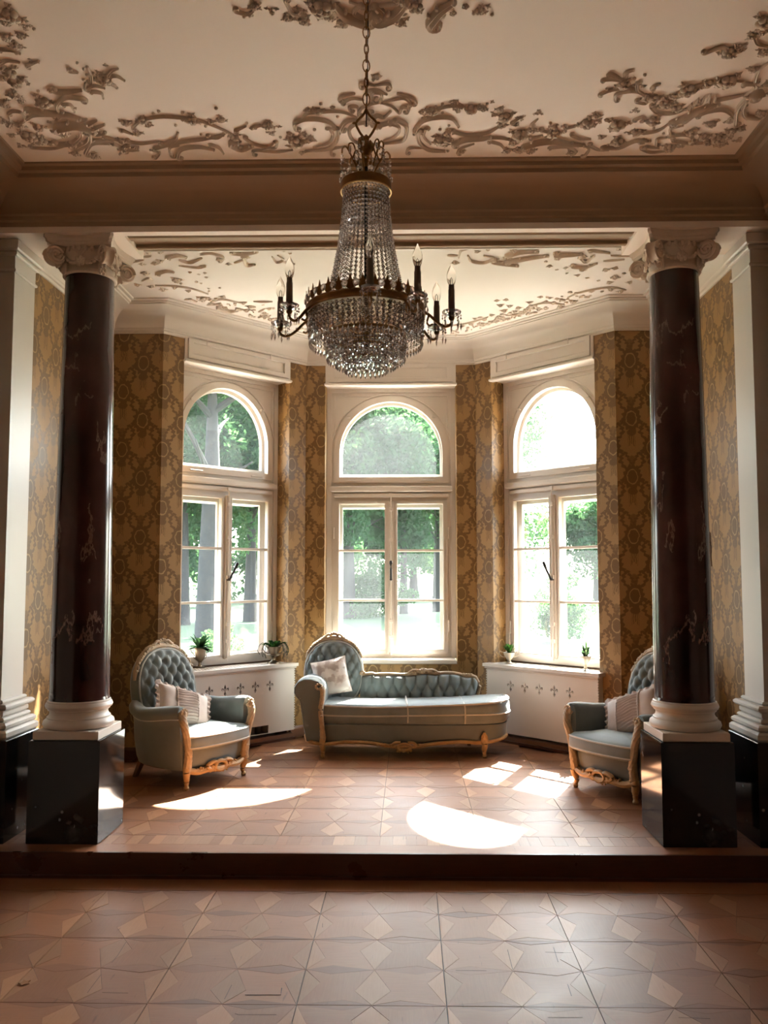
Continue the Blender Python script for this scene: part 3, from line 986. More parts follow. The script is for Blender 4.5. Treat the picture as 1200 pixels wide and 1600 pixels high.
# ------------------------------------------------------------------ radiator covers
def fleur():
    """outline of a fleur-de-lis about 0.085 x 0.115, as several loops"""
    s = 0.001
    L = []
    L.append([(0, 58), (8, 42), (10, 30), (5, 16), (-5, 16), (-10, 30), (-8, 42)])
    L.append([(-7, 11), (7, 11), (30, 5) if False else (7, 4), (-7, 4)])
    for m in (-1, 1):
        pts = [(9, 12), (14, 22), (24, 28), (35, 24), (38, 12), (32, 2), (24, 2), (28, 10), (24, 17), (18, 14), (14, 5), (9, 4)]
        L.append([(m * a, b) for a, b in (pts if m > 0 else pts[::-1])])
    L.append([(-5, 0), (5, 0), (7, -14), (13, -22), (8, -30), (0, -46), (-8, -30), (-13, -22), (-7, -14)])
    return [[(a * s, b * s) for a, b in q] for q in L]
FL = fleur()
def radiator(Mx, label, slot):
    r = thing('radiator_cover', label, 'radiator cover')
    r.matrix_world = Mx @ TR(OC, 0, PH)
    P = M['paint']
    B = 0.585
    holes = []
    for k in range(5):
        cx = (k - 2) * 0.156
        for q in FL:
            holes.append([(cx + a, 0.640 - PH + b) for a, b in q])
    z0 = 0.085
    holes_slot = [rect(0.03, 0.30, z0 + 0.004, z0 + 0.075)] if slot else []
    MB().plate(rect(-B, B, z0, 0.662), holes + holes_slot, -0.075, -0.060).build('front_panel', P, r, smooth=0)
    for s in (-1, 1):
        x0, x1 = sorted((s * B, s * (B - 0.018)))
        MB().box(x0, x1, -0.060, -0.0005, z0, 0.662).build('side_panel', P, r, smooth=0)
        bead = MB()
        for q in range(26):
            bead.ball((s * (B + 0.004), -0.072, z0 + 0.012 + q * 0.0222), 0.0075, 6, 4)
        tag(bead.build('beaded_edge', P, r), kind='stuff')
    # top board with rows of slots
    hs = []
    for q in range(34):
        x = -0.50 + q * 0.0295
        hs += [rect(x, x + 0.017, a, a + 0.05) for a in (-0.035, 0.035, 0.105)]
    tb = MB().plate(rect(-0.612, 0.612, -0.104, -0.001) if False else [(-0.612, -0.104), (0.612, -0.104), (0.612, -0.001), (OW - 0.002, -0.001), (OW - 0.002, 0.176), (-OW + 0.002, 0.176), (-OW + 0.002, -0.001), (-0.612, -0.001)], hs, -0.692, -0.664, M=Matrix(((1, 0, 0, 0), (0, 0, 1, 0), (0, -1, 0, 0), (0, 0, 0, 1))))
    tb.build('top_board', P, r, smooth=0, fixn=True)
    md = MB().bevbox(-0.600, 0.600, -0.092, -0.06, 0.644, 0.664, 0.007)
    md.build('top_moulding', P, r, smooth=0)
    MB().box(-B, B, -0.070, -0.0005, 0.0, 0.055).build('plinth', M['skirting'], r, smooth=0)
    MB().box(-B - 0.01, B + 0.01, -0.086, -0.0005, 0.0, 0.022).build('plinth_moulding', M['riser'], r, smooth=0)
    # iron ribs inside
    rib = MB()
    for q in range(14):
        x = -0.46 + q * 0.0707
        rib.tube([(x, 0.10, 0.05), (x, 0.10, 0.58)], 0.026, 8)
    rib.box(-0.48, 0.48, 0.085, 0.115, 0.03, 0.07).box(-0.48, 0.48, 0.085, 0.115, 0.55, 0.58)
    rib.build('radiator', M['radiator'], r)
    return r
radiator(M_LEFT, 'white radiator cover with fleur-de-lis cutouts behind the left armchair', True)
radiator(M_RIGHT, 'white radiator cover with fleur-de-lis cutouts beside the right armchair', False)
# ------------------------------------------------------------------ columns and pilasters
def spiral(r0, turns, n, r1=0.15):
    return [(r0 * (1 - (1 - r1) * k / n) * cos(2 * pi * turns * k / n), r0 * (1 - (1 - r1) * k / n) * sin(2 * pi * turns * k / n)) for k in range(n + 1)]

def rosebloom(mb, c, r, n=6, seed=0, axis=None):
    """flower head facing local -y unless a matrix is given"""
    Mx = axis or Matrix.Identity(4)
    c = Vector(c)
    for ring, (k, rr, h) in enumerate(((n, 0.62, 0.10), (max(n - 2, 3), 0.34, 0.24))):
        for q in range(k):
            a = 2 * pi * (q + 0.5 * ring) / k + seed
            p = c + Vector((cos(a) * rr * r, 0, sin(a) * rr * r)) + Vector((0, -h * r, 0))
            mb.ball(p, (r * 0.40, r * 0.22, r * 0.40), 6, 4, Mx)
    mb.ball(c + Vector((0, -0.42 * r, 0)), (r * 0.22, r * 0.2, r * 0.22), 6, 4, Mx)

def make_column(x, label):
    yc = (YP0 + YP1) / 2
    r = thing('column', label, 'column', (x, yc, PH))
    tag(r, kind='thing')
    h = 0.2008
    MB().bevbox(-h, h, -h, h, 0.0, 0.563, 0.004).build('pedestal', M['granite'], r, smooth=0)
    MB().bevbox(-0.185, 0.185, -0.185, 0.185, 0.563, 0.612, 0.004).build('plinth', M['trim'], r, smooth=0)
    pr = [(0.176, 0.612), (0.190, 0.618), (0.198, 0.634), (0.194, 0.652), (0.182, 0.662), (0.176, 0.666), (0.176, 0.674), (0.168, 0.678), (0.160, 0.694), (0.162, 0.708), (0.172, 0.714), (0.172, 0.720), (0.182, 0.726), (0.187, 0.738), (0.182, 0.752), (0.176, 0.757), (0.176, 0.764), (0.168, 0.770)]
    MB().lathe(pr, 48).build('base', M['trim'], r)
    sh = [(0.1685, 0.770), (0.166, 0.785)] + [(0.166 - 0.027 * (k / 10) ** 1.6, 0.785 + (3.285 - 0.785) * k / 10) for k in range(11)]
    MB().lathe(sh, 48).build('shaft', M['marble'], r)
    # capital
    T = HB - PH
    cap = bpy.data.objects.new('capital', None)
    COL.objects.link(cap)
    cap.parent = r
    S = M['stucco']
    bell = [(0.150, 3.262), (0.156, 3.270), (0.154, 3.282), (0.138, 3.288), (0.136, 3.30), (0.146, 3.33), (0.158, 3.36), (0.166, 3.38), (0.166, 3.41)]
    MB().lathe(bell, 40).build('bell', S, cap)
    def abacus(hw, dip, z0, z1):
        pts = []
        for s in range(4):
            a = s * pi / 2
            for k in range(9):
                t = -1 + 2 * k / 8
                px, py = t * (hw - 0.014), -hw + dip * (1 - t * t)
                pts.append((px * cos(a) - py * sin(a), px * sin(a) + py * cos(a)))
        return [(p[0], p[1], z0) for p in pts], [(p[0], p[1], z1) for p in pts]
    ab = MB()
    r1, r2_ = abacus(0.188, 0.035, T - 0.060, T - 0.048)
    r3, r4 = abacus(0.196, 0.036, T - 0.040, T - 0.030)
    r5, r6 = abacus(0.206, 0.038, T - 0.018, T - 0.001)
    ab.loft([r1, r2_, r3, r4, r5, r6])
    ab.build('abacus', S, cap, smooth=30, fixn=True)
    for q in range(4):
        a = pi / 4 + q * pi / 2
        Mx = RZ(a) @ TR(0.218, 0, T - 0.118)
        v = MB()
        # scroll body: disc along the local y axis
        D = Matrix(((1, 0, 0, 0), (0, 0, 1, 0), (0, 1, 0, 0), (0, 0, 0, 1)))
        prof = [(0.052, -0.030), (0.056, -0.026), (0.050, -0.010), (0.050, 0.010), (0.056, 0.026), (0.052, 0.030)]
        v.lathe(prof, 20, Mx @ D)
        for s in (-1, 1):
            sp = spiral(0.052, 2.2, 40, 0.12)
            v.tube([(x_, s * 0.031, z_) for x_, z_ in sp], [0.0095 * (1 - 0.5 * k / 40) for k in range(41)], 5, M=Mx)
            v.ball((0, s * 0.032, 0), (0.012, 0.008, 0.012), 6, 4, Mx)
        # band running back to the bell
        v.tube([(0.0, 0, 0.052), (-0.05, 0, 0.050), (-0.085, 0, 0.035)], [0.022, 0.022, 0.016], 8, M=Mx)
        v.build('volute', S, cap, fixn=True)
    for q in range(4):
        Mx = RZ(q * pi / 2)
        fl = MB()
        eg = []
        for k in range(7):
            t = -0.105 + 0.21 * k / 6
            eg.append((t, -sqrt(max(0.168 ** 2 - t * t, 0)), 3.402))
            fl.ball(eg[-1], (0.014, 0.012, 0.018), 6, 4, Mx)
        rosebloom(fl, (0, -0.158, 3.325), 0.034, 6, 0.3, Mx)
        for s in (-1, 1):
            for k in range(5):
                t = k / 4
                ang = s * (0.25 + 0.45 * t)
                rr = 0.158 + 0.01 * t
                fl.ball((rr * sin(ang), -rr * cos(ang), 3.318 + 0.055 * t * t), (0.016, 0.012, 0.012), 6, 4, Mx)
            # drop at the diagonal under the volute
            for k in range(5):
                ang = s * 0.72
                fl.ball((0.158 * sin(ang), -0.158 * cos(ang), 3.30 - 0.010 * k + 0.02), (0.012, 0.010, 0.014), 6, 4, Mx)
        for k in range(5):
            a = (k - 2) * 0.17
            fl.tube([(0, -0.160, 3.352), (0.07 * sin(a * 1.4), -0.163, 3.352 + 0.045 * cos(a))], [0.006, 0.010], 5, M=Mx)
        fl.build('carved_flowers', S, cap)
    # hanging garland leaves of the volutes
    for q in range(4):
        a = pi / 4 + q * pi / 2
        Mx = RZ(a)
        g = MB()
        rg = random.Random(q)
        for k in range(11):
            t = k / 10
            g.ball((0.205 - 0.052 * t + rg.uniform(-.008, .008), rg.uniform(-.018, .018), T - 0.165 - 0.045 * t), (rg.uniform(.006, .012), rg.uniform(.006, .011), rg.uniform(.007, .013)), 6, 4, Mx)
        g.build('leaf_drop', S, cap)
    return r
make_column(-1.7538, 'dark red marble column on black pedestal, beside the left armchair')
make_column(1.7538, 'dark red marble column on black pedestal, in front of the right armchair')

def make_pilaster(s, label):
    r = thing('pilaster', label, 'pilaster', (s * 2.25, (YP0 + YP1) / 2, PH))
    tag(r, kind='thing')
    def bx(x_in, y0, y1, z0, z1, bev=0.003):
        a, b = sorted((s * (x_in - 2.25), s * 0.077))
        return (a, b, y0 - 4.838, y1 - 4.838, z0, z1)
    MB().bevbox(*bx(2.078, 4.634, 5.042, -0.0, 0.563), 0.004).build('pedestal', M['granite'], r, smooth=0)
    b = MB()
    for x_in, y0, y1, z0, z1 in ((2.088, 4.650, 5.055, 0.563, 0.612), (2.100, 4.668, 5.052, 0.612, 0.650), (2.128, 4.70, 5.035, 0.650, 0.675), (2.140, 4.712, 5.028, 0.675, 0.718), (2.112, 4.69, 5.05, 0.718, 0.750), (2.148, 4.722, 5.02, 0.750, 0.772)):
        b.bevbox(*bx(x_in, y0, y1, z0, z1), min(0.012, (z1 - z0) * 0.35))
    b.build('base', M['trim'], r, smooth=0)
    MB().box(*bx(2.170, 4.745, 5.010, 0.772, 3.285)).build('shaft', M['trim'], r, smooth=0)
    c = MB()
    c.bevbox(*bx(2.158, 4.733, 5.020, 3.285, 3.305), 0.005)
    c.box(*bx(2.168, 4.743, 5.012, 3.305, 3.385))
    c.bevbox(*bx(2.150, 4.725, 5.030, 3.385, 3.410), 0.006)
    c.bevbox(*bx(2.132, 4.700, 5.045, 3.410, HB - PH - 0.001), 0.008)
    c.build('capital', M['trim'], r, smooth=0)
    return r
make_pilaster(-1, 'white square pilaster on black pedestal at the left wall')
make_pilaster(1, 'white square pilaster on black pedestal at the right wall')
# ------------------------------------------------------------------ upholstered seats
def tuft(x, y, a, b):
    p, q = x / a + y / (2 * b), x / a - y / (2 * b)
    s1, s2 = abs(sin(pi * p)), abs(sin(pi * q))
    return 0.70 * sqrt(s1 * s2) + 0.30 * max(s1, s2) ** 0.5

def rounded(pts, n=5):
    return [(p.x, p.y) for p in smooth_path([(a, b, 0) for a, b in pts], n, True)]

def cushion_rings(out, z0, z1, bulge=0.02, dome=0.02):
    """stack of outlines giving a soft slab"""
    cx = sum(p[0] for p in out) / len(out); cy = sum(p[1] for p in out) / len(out)
    def sc(k, z):
        return [(cx + (x - cx) * k, cy + (y - cy) * k, z) for x, y in out]
    h = z1 - z0
    return [sc(0.90, z0), sc(0.965, z0 + h * 0.05), sc(0.995, z0 + h * 0.25), sc(1.0, z0 + h * 0.5), sc(0.995, z0 + h * 0.75), sc(0.965, z1 - h * 0.04), sc(0.90, z1 + dome * 0.3), sc(0.6, z1 + dome * 0.8), sc(0.25, z1 + dome)]

def carve_leafs(mb, path, n, r, rnd, spread=0.6):
    """little carved leaves along a path"""
    P = smooth_path(path, 8)
    for k in range(n):
        i = int(k / max(1, n - 1) * (len(P) - 1))
        c = P[i]
        mb.ball((c.x + rnd.uniform(-1, 1) * r * spread, c.y + rnd.uniform(-1, 1) * r * spread, c.z + rnd.uniform(-1, 1) * r * spread), (r * rnd.uniform(.6, 1.1), r * rnd.uniform(.5, .8), r * rnd.uniform(.6, 1.1)), 6, 4)

def oval_back(parent, W, H, cz, y0, tilt, a, b, name='backrest', x0=0.0, vscale=1.0, thick=0.10, pad=0.062):
    """oval tufted pad: local u right, w up, facing +y, leaning back"""
    Mx = TR(x0, y0, cz) @ RX(tilt)
    def edge(th):
        c, s = cos(th), sin(th)
        k = 1.0
        return (abs(c) ** 0.86 * (1 if c > 0 else -1) * W, abs(s) ** 0.92 * (1 if s > 0 else -1) * H)
    def front(u, v):
        th = 2 * pi * u
        ex_, ez = edge(th)
        x, z = ex_ * v, ez * v
        fall = max(0.0, 1 - v ** 6)
        d = pad * (0.22 + 0.78 * tuft(x, z, a, b)) * fall ** 0.5
        return (x, 0.012 + d, z)
    mb = MB().grid(front, 110, 34, cu=True)
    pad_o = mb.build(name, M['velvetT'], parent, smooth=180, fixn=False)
    pad_o.matrix_basis = Mx
    sh = MB()
    N = 56
    rings = []
    for k, (s, y) in enumerate(((0.97, 0.018), (1.035, 0.022), (1.06, 0.004), (1.06, -thick * 0.5), (1.03, -thick * 0.8), (0.9, -thick), (0.4, -thick * 1.12))):
        rings.append([(edge(2 * pi * i / N)[0] * s, y, edge(2 * pi * i / N)[1] * s) for i in range(N)])
    sh.loft(rings, True, True)
    so = sh.build('back_shell', M['velvet'], parent, smooth=50, fixn=True)
    so.matrix_basis = Mx
    pp = MB().tube([(edge(2 * pi * i / N)[0] * 1.0, 0.024, edge(2 * pi * i / N)[1] * 1.0) for i in range(N)], 0.007, 6, closed=True, up=(0, 1, 0))
    po = pp.build('back_piping', M['cord'], parent)
    po.matrix_basis = Mx
    bt = MB()
    for j in range(-6, 7):
        for i in range(-6, 7):
            x, z = i * a + (j % 2) * a / 2, j * b
            r = sqrt((x / W) ** 2 + (z / H) ** 2)
            if r < 0.86:
                bt.ball((x, 0.012 + pad * 0.22 * max(0, 1 - r ** 6) ** 0.5 + 0.002, z), (0.009, 0.006, 0.009), 8, 4)
    bo = bt.build('tuft_buttons', M['velvet'], parent)
    bo.matrix_basis = Mx
    tag(bo, kind='stuff')
    return Mx, edge

def crest(parent, Mx, edge, a0, a1, scale=1.0, seed=1):
    """carved crest along the top of an oval back"""
    rnd = random.Random(seed)
    mb = MB()
    pts = []
    n = 26
    for k in range(n + 1):
        th = a0 + (a1 - a0) * k / n
        x, z = edge(th)
        pts.append((x * 1.065, -0.01, z * 1.065))
    t = [k / n for k in range(n + 1)]
    rad = [0.013 + 0.019 * (sin(pi * q) ** 1.2) + 0.006 * sin(q * 22) ** 2 for q in t]
    mb.tube(pts, rad, 8, up=(0, 1, 0))
    for k in range(2, n - 1):
        x, y, z = pts[k]
        q = abs(2 * t[k] - 1)
        s = 1 if x > 0 else -1
        if q > 0.16:
            mb.ball((x * 1.02 + rnd.uniform(-.004, .004), 0.012, z * 1.025), (0.017 * (1.2 - q * 0.6), 0.012, 0.013 * (1.3 - q * 0.5)), 6, 4)
            if k % 3 == 0:
                mb.tube([(x, 0.01, z), (x * 1.04 - s * 0.012, 0.016, z + 0.022), (x * 1.03 - s * 0.028, 0.012, z + 0.026)], [0.010, 0.009, 0.004], 6)
    top = edge(pi / 2)[1] * 1.065
    # open cartouche in the middle
    C = [(0.034 * cos(2 * pi * k / 18), 0.008, top + 0.026 + 0.020 * sin(2 * pi * k / 18)) for k in range(18)]
    mb.tube(C, [0.010 + 0.003 * sin(k * 2.1) ** 2 for k in range(18)], 7, closed=True, up=(0, 1, 0))
    for s in (-1, 1):
        mb.tube(smooth_path([(s * 0.03, 0.01, top + 0.040), (s * 0.055, 0.012, top + 0.040), (s * 0.085, 0.012, top + 0.016), (s * 0.10, 0.010, top + 0.022)], 5), [0.012] * 11 + [0.010, 0.009, 0.008, 0.007, 0.006], 7, up=(0, 1, 0))
        mb.ball((s * 0.020, 0.014, top + 0.050), (0.014, 0.010, 0.010), 6, 4)
    mb.ball((0, 0.014, top + 0.054), (0.012, 0.012, 0.012), 7, 5)
    o = mb.build('carved_crest', M['giltD'], parent)
    o.matrix_basis = Mx
    return o

def cabriole(mb, x, y, top, sx, sy, foot=True):
    pts = [(x - sx * 0.004, y - sy * 0.004, top + 0.05), (x + sx * 0.012, y + sy * 0.014, top + 0.005), (x + sx * 0.010, y + sy * 0.012, top - 0.03), (x - sx * 0.002, y, top * 0.45), (x, y + sy * 0.002, 0.035), (x + sx * 0.003, y + sy * 0.005, 0.018), (x + sx * 0.003, y + sy * 0.005, 0.0)]
    P = smooth_path(pts, 4)
    n = len(P)
    rad = []
    for k in range(n):
        t = k / (n - 1)
        rad.append(0.026 - 0.004 * t if t < 0.35 else (0.0246 - 0.030 * (t - 0.35) if t < 0.72 else 0.0135 + 0.006 * sin((t - 0.72) / 0.28 * pi)))
    mb.tube(P, rad, 10)

def armchair(label):
    r = thing('armchair', label, 'armchair')
    V, G = M['velvet'], M['gilt']
    rnd = random.Random(5)
    # seat base: rounded front, narrower behind
    out = rounded([(-0.315, 0.25), (-0.17, 0.305), (0, 0.325), (0.17, 0.305), (0.315, 0.25), (0.335, 0.05), (0.30, -0.18), (0.19, -0.32), (0, -0.36), (-0.19, -0.32), (-0.30, -0.18), (-0.335, 0.05)], 5)
    def sc(k, z, dz=0.0): return [(x * k, y * k, z) for x, y in out]
    MB().loft([sc(0.92, 0.128), sc(0.96, 0.15), sc(1.0, 0.21), sc(1.0, 0.27), sc(0.93, 0.285)]).build('seat_base', V, r, smooth=50, fixn=True)
    # cushion
    co = rounded([(-0.262, 0.25), (-0.300, 0.318), (-0.22, 0.362), (0, 0.385), (0.22, 0.362), (0.300, 0.318), (0.262, 0.25), (0.262, 0.0), (0.25, -0.22), (0.0, -0.26), (-0.25, -0.22), (-0.262, 0.0)], 5)
    cr = cushion_rings(co, 0.272, 0.375, dome=0.03)
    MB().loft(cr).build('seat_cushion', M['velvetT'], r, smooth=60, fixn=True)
    for z, k in ((0.292, 1.002), (0.366, 1.0)):
        cx = sum(p[0] for p in co) / len(co); cy = sum(p[1] for p in co) / len(co)
        MB().tube([(cx + (x - cx) * k * 0.985, cy + (y - cy) * k * 0.985, z) for x, y in co], 0.0065, 6, closed=True).build('cushion_piping', M['cord'], r)
    # arms: padded roll on an outer panel, sweeping round to the back
    for s in (-1, 1):
        path = smooth_path([(s * 0.325, 0.285, 0), (s * 0.345, 0.15, 0), (s * 0.352, 0.0, 0), (s * 0.335, -0.15, 0), (s * 0.275, -0.28, 0), (s * 0.15, -0.37, 0), (0.0, -0.395, 0)], 6)
        n = len(path)
        rings = []
        for i, p in enumerate(path):
            t = i / (n - 1)
            d = (path[min(i + 1, n - 1)] - path[max(i - 1, 0)]).normalized()
            nx, ny = (d.y, -d.x)
            if nx * p.x + ny * p.y < 0: nx, ny = -nx, -ny
            if i == n - 1: nx, ny = 0.0, -1.0
            hz = 0.565 + 0.018 * cos(t * pi * 2.2) + 0.045 * max(0, t - 0.45)
            prof = [(-0.045, 0.16), (-0.055, 0.30), (-0.060, 0.42), (-0.058, hz - 0.05), (-0.040, hz - 0.012), (-0.008, hz), (0.028, hz - 0.010), (0.048, hz - 0.038), (0.044, hz - 0.070), (0.018, hz - 0.092), (0.012, 0.42), (0.006, 0.30), (-0.012, 0.18), (-0.028, 0.135)]
            if i == 0: prof = [(a * 0.8 - 0.004, z * 0.97 + 0.01) for a, z in prof]
            rings.append([(p.x + nx * a, p.y + ny * a, z) for a, z in prof])
        MB().loft(rings).build('armrest', V, r, smooth=50, fixn=True)
        # seam under the roll
        seam = []
        for i, p in enumerate(path):
            d = (path[min(i + 1, n - 1)] - path[max(i - 1, 0)]).normalized()
            nx, ny = (d.y, -d.x)
            if nx * p.x + ny * p.y < 0: nx, ny = -nx, -ny
            if i == n - 1: nx, ny = 0.0, -1.0
            t = i / (n - 1)
            hz = 0.565 + 0.018 * cos(t * pi * 2.2) + 0.045 * max(0, t - 0.45)
            seam.append((p.x + nx * 0.020, p.y + ny * 0.020, hz - 0.094))
        MB().tube(seam, 0.0045, 5).build('arm_piping', M['cord'], r)
        # carved post in front
        w = MB()
        pts = smooth_path([(s * 0.318, 0.292, 0.535), (s * 0.328, 0.306, 0.50), (s * 0.318, 0.318, 0.44), (s * 0.292, 0.315, 0.36), (s * 0.275, 0.312, 0.27), (s * 0.272, 0.302, 0.19), (s * 0.270, 0.290, 0.13)], 5)
        w.tube(pts, [0.031 - 0.005 * sin(pi * k / (len(pts) - 1)) + 0.003 * sin(k * 1.9) ** 2 for k in range(len(pts))], 8)
        for q in range(10):
            a = 2 * pi * q / 10
            w.ball((s * 0.318 + 0.026 * cos(a), 0.312, 0.535 + 0.026 * sin(a)), (0.011, 0.010, 0.011), 6, 4)
        w.ball((s * 0.318, 0.318, 0.535), (0.016, 0.014, 0.016), 8, 5)
        carve_leafs(w, [(s * 0.325, 0.322, 0.49), (s * 0.315, 0.334, 0.44)], 5, 0.013, rnd)
        carve_leafs(w, [(s * 0.272, 0.322, 0.235), (s * 0.271, 0.312, 0.16)], 8, 0.016, rnd)
        w.build('arm_post', M['giltD'], r)
        lg = MB()
        cabriole(lg, s * 0.268, 0.285, 0.135, s, 1)
        carve_leafs(lg, [(s * 0.272, 0.312, 0.165), (s * 0.270, 0.306, 0.11)], 6, 0.013, rnd)
        lg.build('leg', G, r)
        bl = MB()
        q = [(s * 0.20, -0.27), (s * 0.225, -0.335)]
        bl.loft([[(q[0][0] + a * 0.022, q[0][1] + b_ * 0.022, 0.16) for a, b_ in ((-1, -1), (1, -1), (1, 1), (-1, 1))], [(q[1][0] + a * 0.015, q[1][1] + b_ * 0.015, 0.0) for a, b_ in ((-1, -1), (1, -1), (1, 1), (-1, 1))]])
        bl.build('leg', M['leg'], r, smooth=0, fixn=True)
    # carved front rail with a cartouche
    fr = MB()
    P = smooth_path([(-0.262, 0.292, 0.132), (-0.18, 0.308, 0.112), (-0.09, 0.322, 0.120), (0, 0.328, 0.110), (0.09, 0.322, 0.120), (0.18, 0.308, 0.112), (0.262, 0.292, 0.132)], 6)
    fr.tube(P, 0.023, 8)
    for s in (-1, 1):
        fr.tube(smooth_path([(s * 0.03, 0.336, 0.155), (s * 0.065, 0.334, 0.165), (s * 0.115, 0.330, 0.145), (s * 0.09, 0.334, 0.12), (s * 0.07, 0.336, 0.14)], 5), 0.015, 7)
        carve_leafs(fr, [(s * 0.07, 0.332, 0.11), (s * 0.13, 0.322, 0.125), (s * 0.20, 0.315, 0.12)], 14, 0.017, rnd)
    fr.tube([(0.050 * cos(2 * pi * k / 16), 0.338, 0.132 + 0.032 * sin(2 * pi * k / 16)) for k in range(16)], 0.015, 7, closed=True, up=(0, 1, 0))
    carve_leafs(fr, [(-0.05, 0.336, 0.098), (0, 0.338, 0.090), (0.05, 0.336, 0.098)], 6, 0.012, rnd)
    fr.build('front_rail', G, r)
    MB().tube(smooth_path([(-0.262, 0.29, 0.145), (-0.31, 0.05, 0.138), (-0.28, -0.18, 0.138), (-0.16, -0.33, 0.138), (0, -0.36, 0.138), (0.16, -0.33, 0.138), (0.28, -0.18, 0.138), (0.31, 0.05, 0.138), (0.262, 0.29, 0.145)], 5), 0.012, 6).build('side_rail', M['leg'], r)
    # oval buttoned back with crest
    Mx, edge = oval_back(r, 0.262, 0.305, 0.625, -0.275, radians(11), 0.088, 0.070)
    crest(r, Mx, edge, pi * 0.92, pi * 0.08)
    return r

def scatter_pillow(name, label, loc, rot, size, kind, group=None, seed=2):
    """soft square cushion in its local x-z plane"""
    r = thing(name, label, 'pillow', loc, 0, group)
    r.rotation_euler = rot
    W, H, T = size
    def shape(u, v, s):
        a, b = 2 * u - 1, 2 * v - 1
        pin = 1 - 0.10 * (a * a) * (b * b) * 0 - 0.06 * (1 - abs(a)) * abs(b) ** 3 * 0
        x = a * W / 2 * (1 - 0.07 * (1 - b * b) * abs(a))
        z = b * H / 2 * (1 - 0.07 * (1 - a * a) * abs(b))
        t = T / 2 * max(0.0, (1 - a ** 4) * (1 - b ** 4)) ** 0.55
        wr = 0.004 * sin(a * 9 + seed) * sin(b * 7 + seed * 2) * (1 - a * a) * (1 - b * b)
        if kind == 'ruffle' and abs(a) < 0.42 and s > 0:
            t += 0.010 * (1 - (a / 0.42) ** 2) ** 0.5 * (1 - b ** 6) + 0.0075 * sin(b * 42 + 3 * sin(a * 5)) * (1 - b ** 6)
        return (x, s * (t + wr), z)
    mb = MB()
    mb.grid(lambda u, v: shape(u, v, 1), 40, 90 if kind == 'ruffle' else 30)
    mb.grid(lambda u, v: shape(1 - u, v, -1), 20, 20)
    mat = M['silk'] if kind == 'ruffle' else M['damask']
    mb.build('pillow_body', mat, r, smooth=70)
    if kind == 'ruffle':
        per = []
        n = 84
        for k in range(4):
            for q in range(n):
                t = -1 + 2 * q / n
                a, b = [(t, -1), (1, t), (-t, 1), (-1, -t)][k]
                per.append((a, b))
        def edge_fn(u, v):
            i = int(round(u * len(per))) % len(per)
            a, b = per[i]
            x = a * W / 2 * (1 - 0.07 * (1 - b * b) * abs(a)); z = b * H / 2 * (1 - 0.07 * (1 - a * a) * abs(b))
            d = Vector((a if abs(a) > 0.98 else a * 0.15, 0, b if abs(b) > 0.98 else b * 0.15)).normalized()
            off = 0.030 * v * (1 + 0.15 * sin(i * 0.45))
            return (x + d.x * off, 0.008 * sin(i * 0.60) * v, z + d.z * off)
        MB().grid(edge_fn, len(per), 4, cu=True).build('ruffle', mat, r, smooth=80)
        for sx in (-0.42, 0.42):
            MB().tube([(sx * W / 2, T / 2 * (1 - sx ** 4) ** .55 * max(0, 1 - (2 * k / 20 - 1) ** 4) ** 0.55 + 0.004 + 0.003 * (k % 2), (2 * k / 20 - 1) * H / 2 * 0.93) for k in range(21)], 0.006, 5).build('gathered_edge', mat, r)
    else:
        MB().tube([(a * W / 2 * (1 - 0.07 * (1 - b * b) * abs(a)), 0, b * H / 2 * (1 - 0.07 * (1 - a * a) * abs(b))) for a, b in [(t if k == 0 else 1 if k == 1 else -t if k == 2 else -1, -1 if k == 0 else t if k == 1 else 1 if k == 2 else -t) for k in range(4) for t in [-1 + 2 * q / 12 for q in range(12)]]], 0.004, 5, closed=True, up=(0, 1, 0)).build('pillow_piping', mat, r)
    return r

ANG_L = atan2(-0.57, 0.82) - pi / 2
c1 = armchair('sage velvet armchair with ruffled pillow, beside the left column')
c1.location = (-1.462, 6.204, PH)
c1.rotation_euler = (0, 0, ANG_L)
c2 = dup(c1)
c2['label'] = 'sage velvet armchair with ruffled pillow, half hidden by the right column'
c2.location = (1.735, 5.885, PH)
c2.rotation_euler = (0, 0, atan2(-0.545, -0.84) - pi / 2)

def on_seat(ch_loc, ang, p):
    v = RZ(ang) @ Vector(p)
    return (ch_loc[0] + v.x, ch_loc[1] + v.y, ch_loc[2] + v.z)
def pillow_rot(ang, lean, roll):
    return (RZ(ang) @ RX(lean) @ RY(roll)).to_euler()
scatter_pillow('pillow', 'dusty pink pillow with ruffled edge on the left armchair', on_seat(c1.location, ANG_L, (0.045, -0.02, 0.505)), pillow_rot(ANG_L, radians(38), radians(-26)), (0.42, 0.33, 0.13), 'ruffle', 'ruffled pillows on the armchairs')
A2 = c2.rotation_euler.z
scatter_pillow('pillow', 'dusty pink pillow with ruffled edge on the right armchair', on_seat(c2.location, A2, (0.02, -0.02, 0.51)), pillow_rot(A2, radians(33), radians(26)), (0.42, 0.33, 0.13), 'ruffle', 'ruffled pillows on the armchairs', 5)

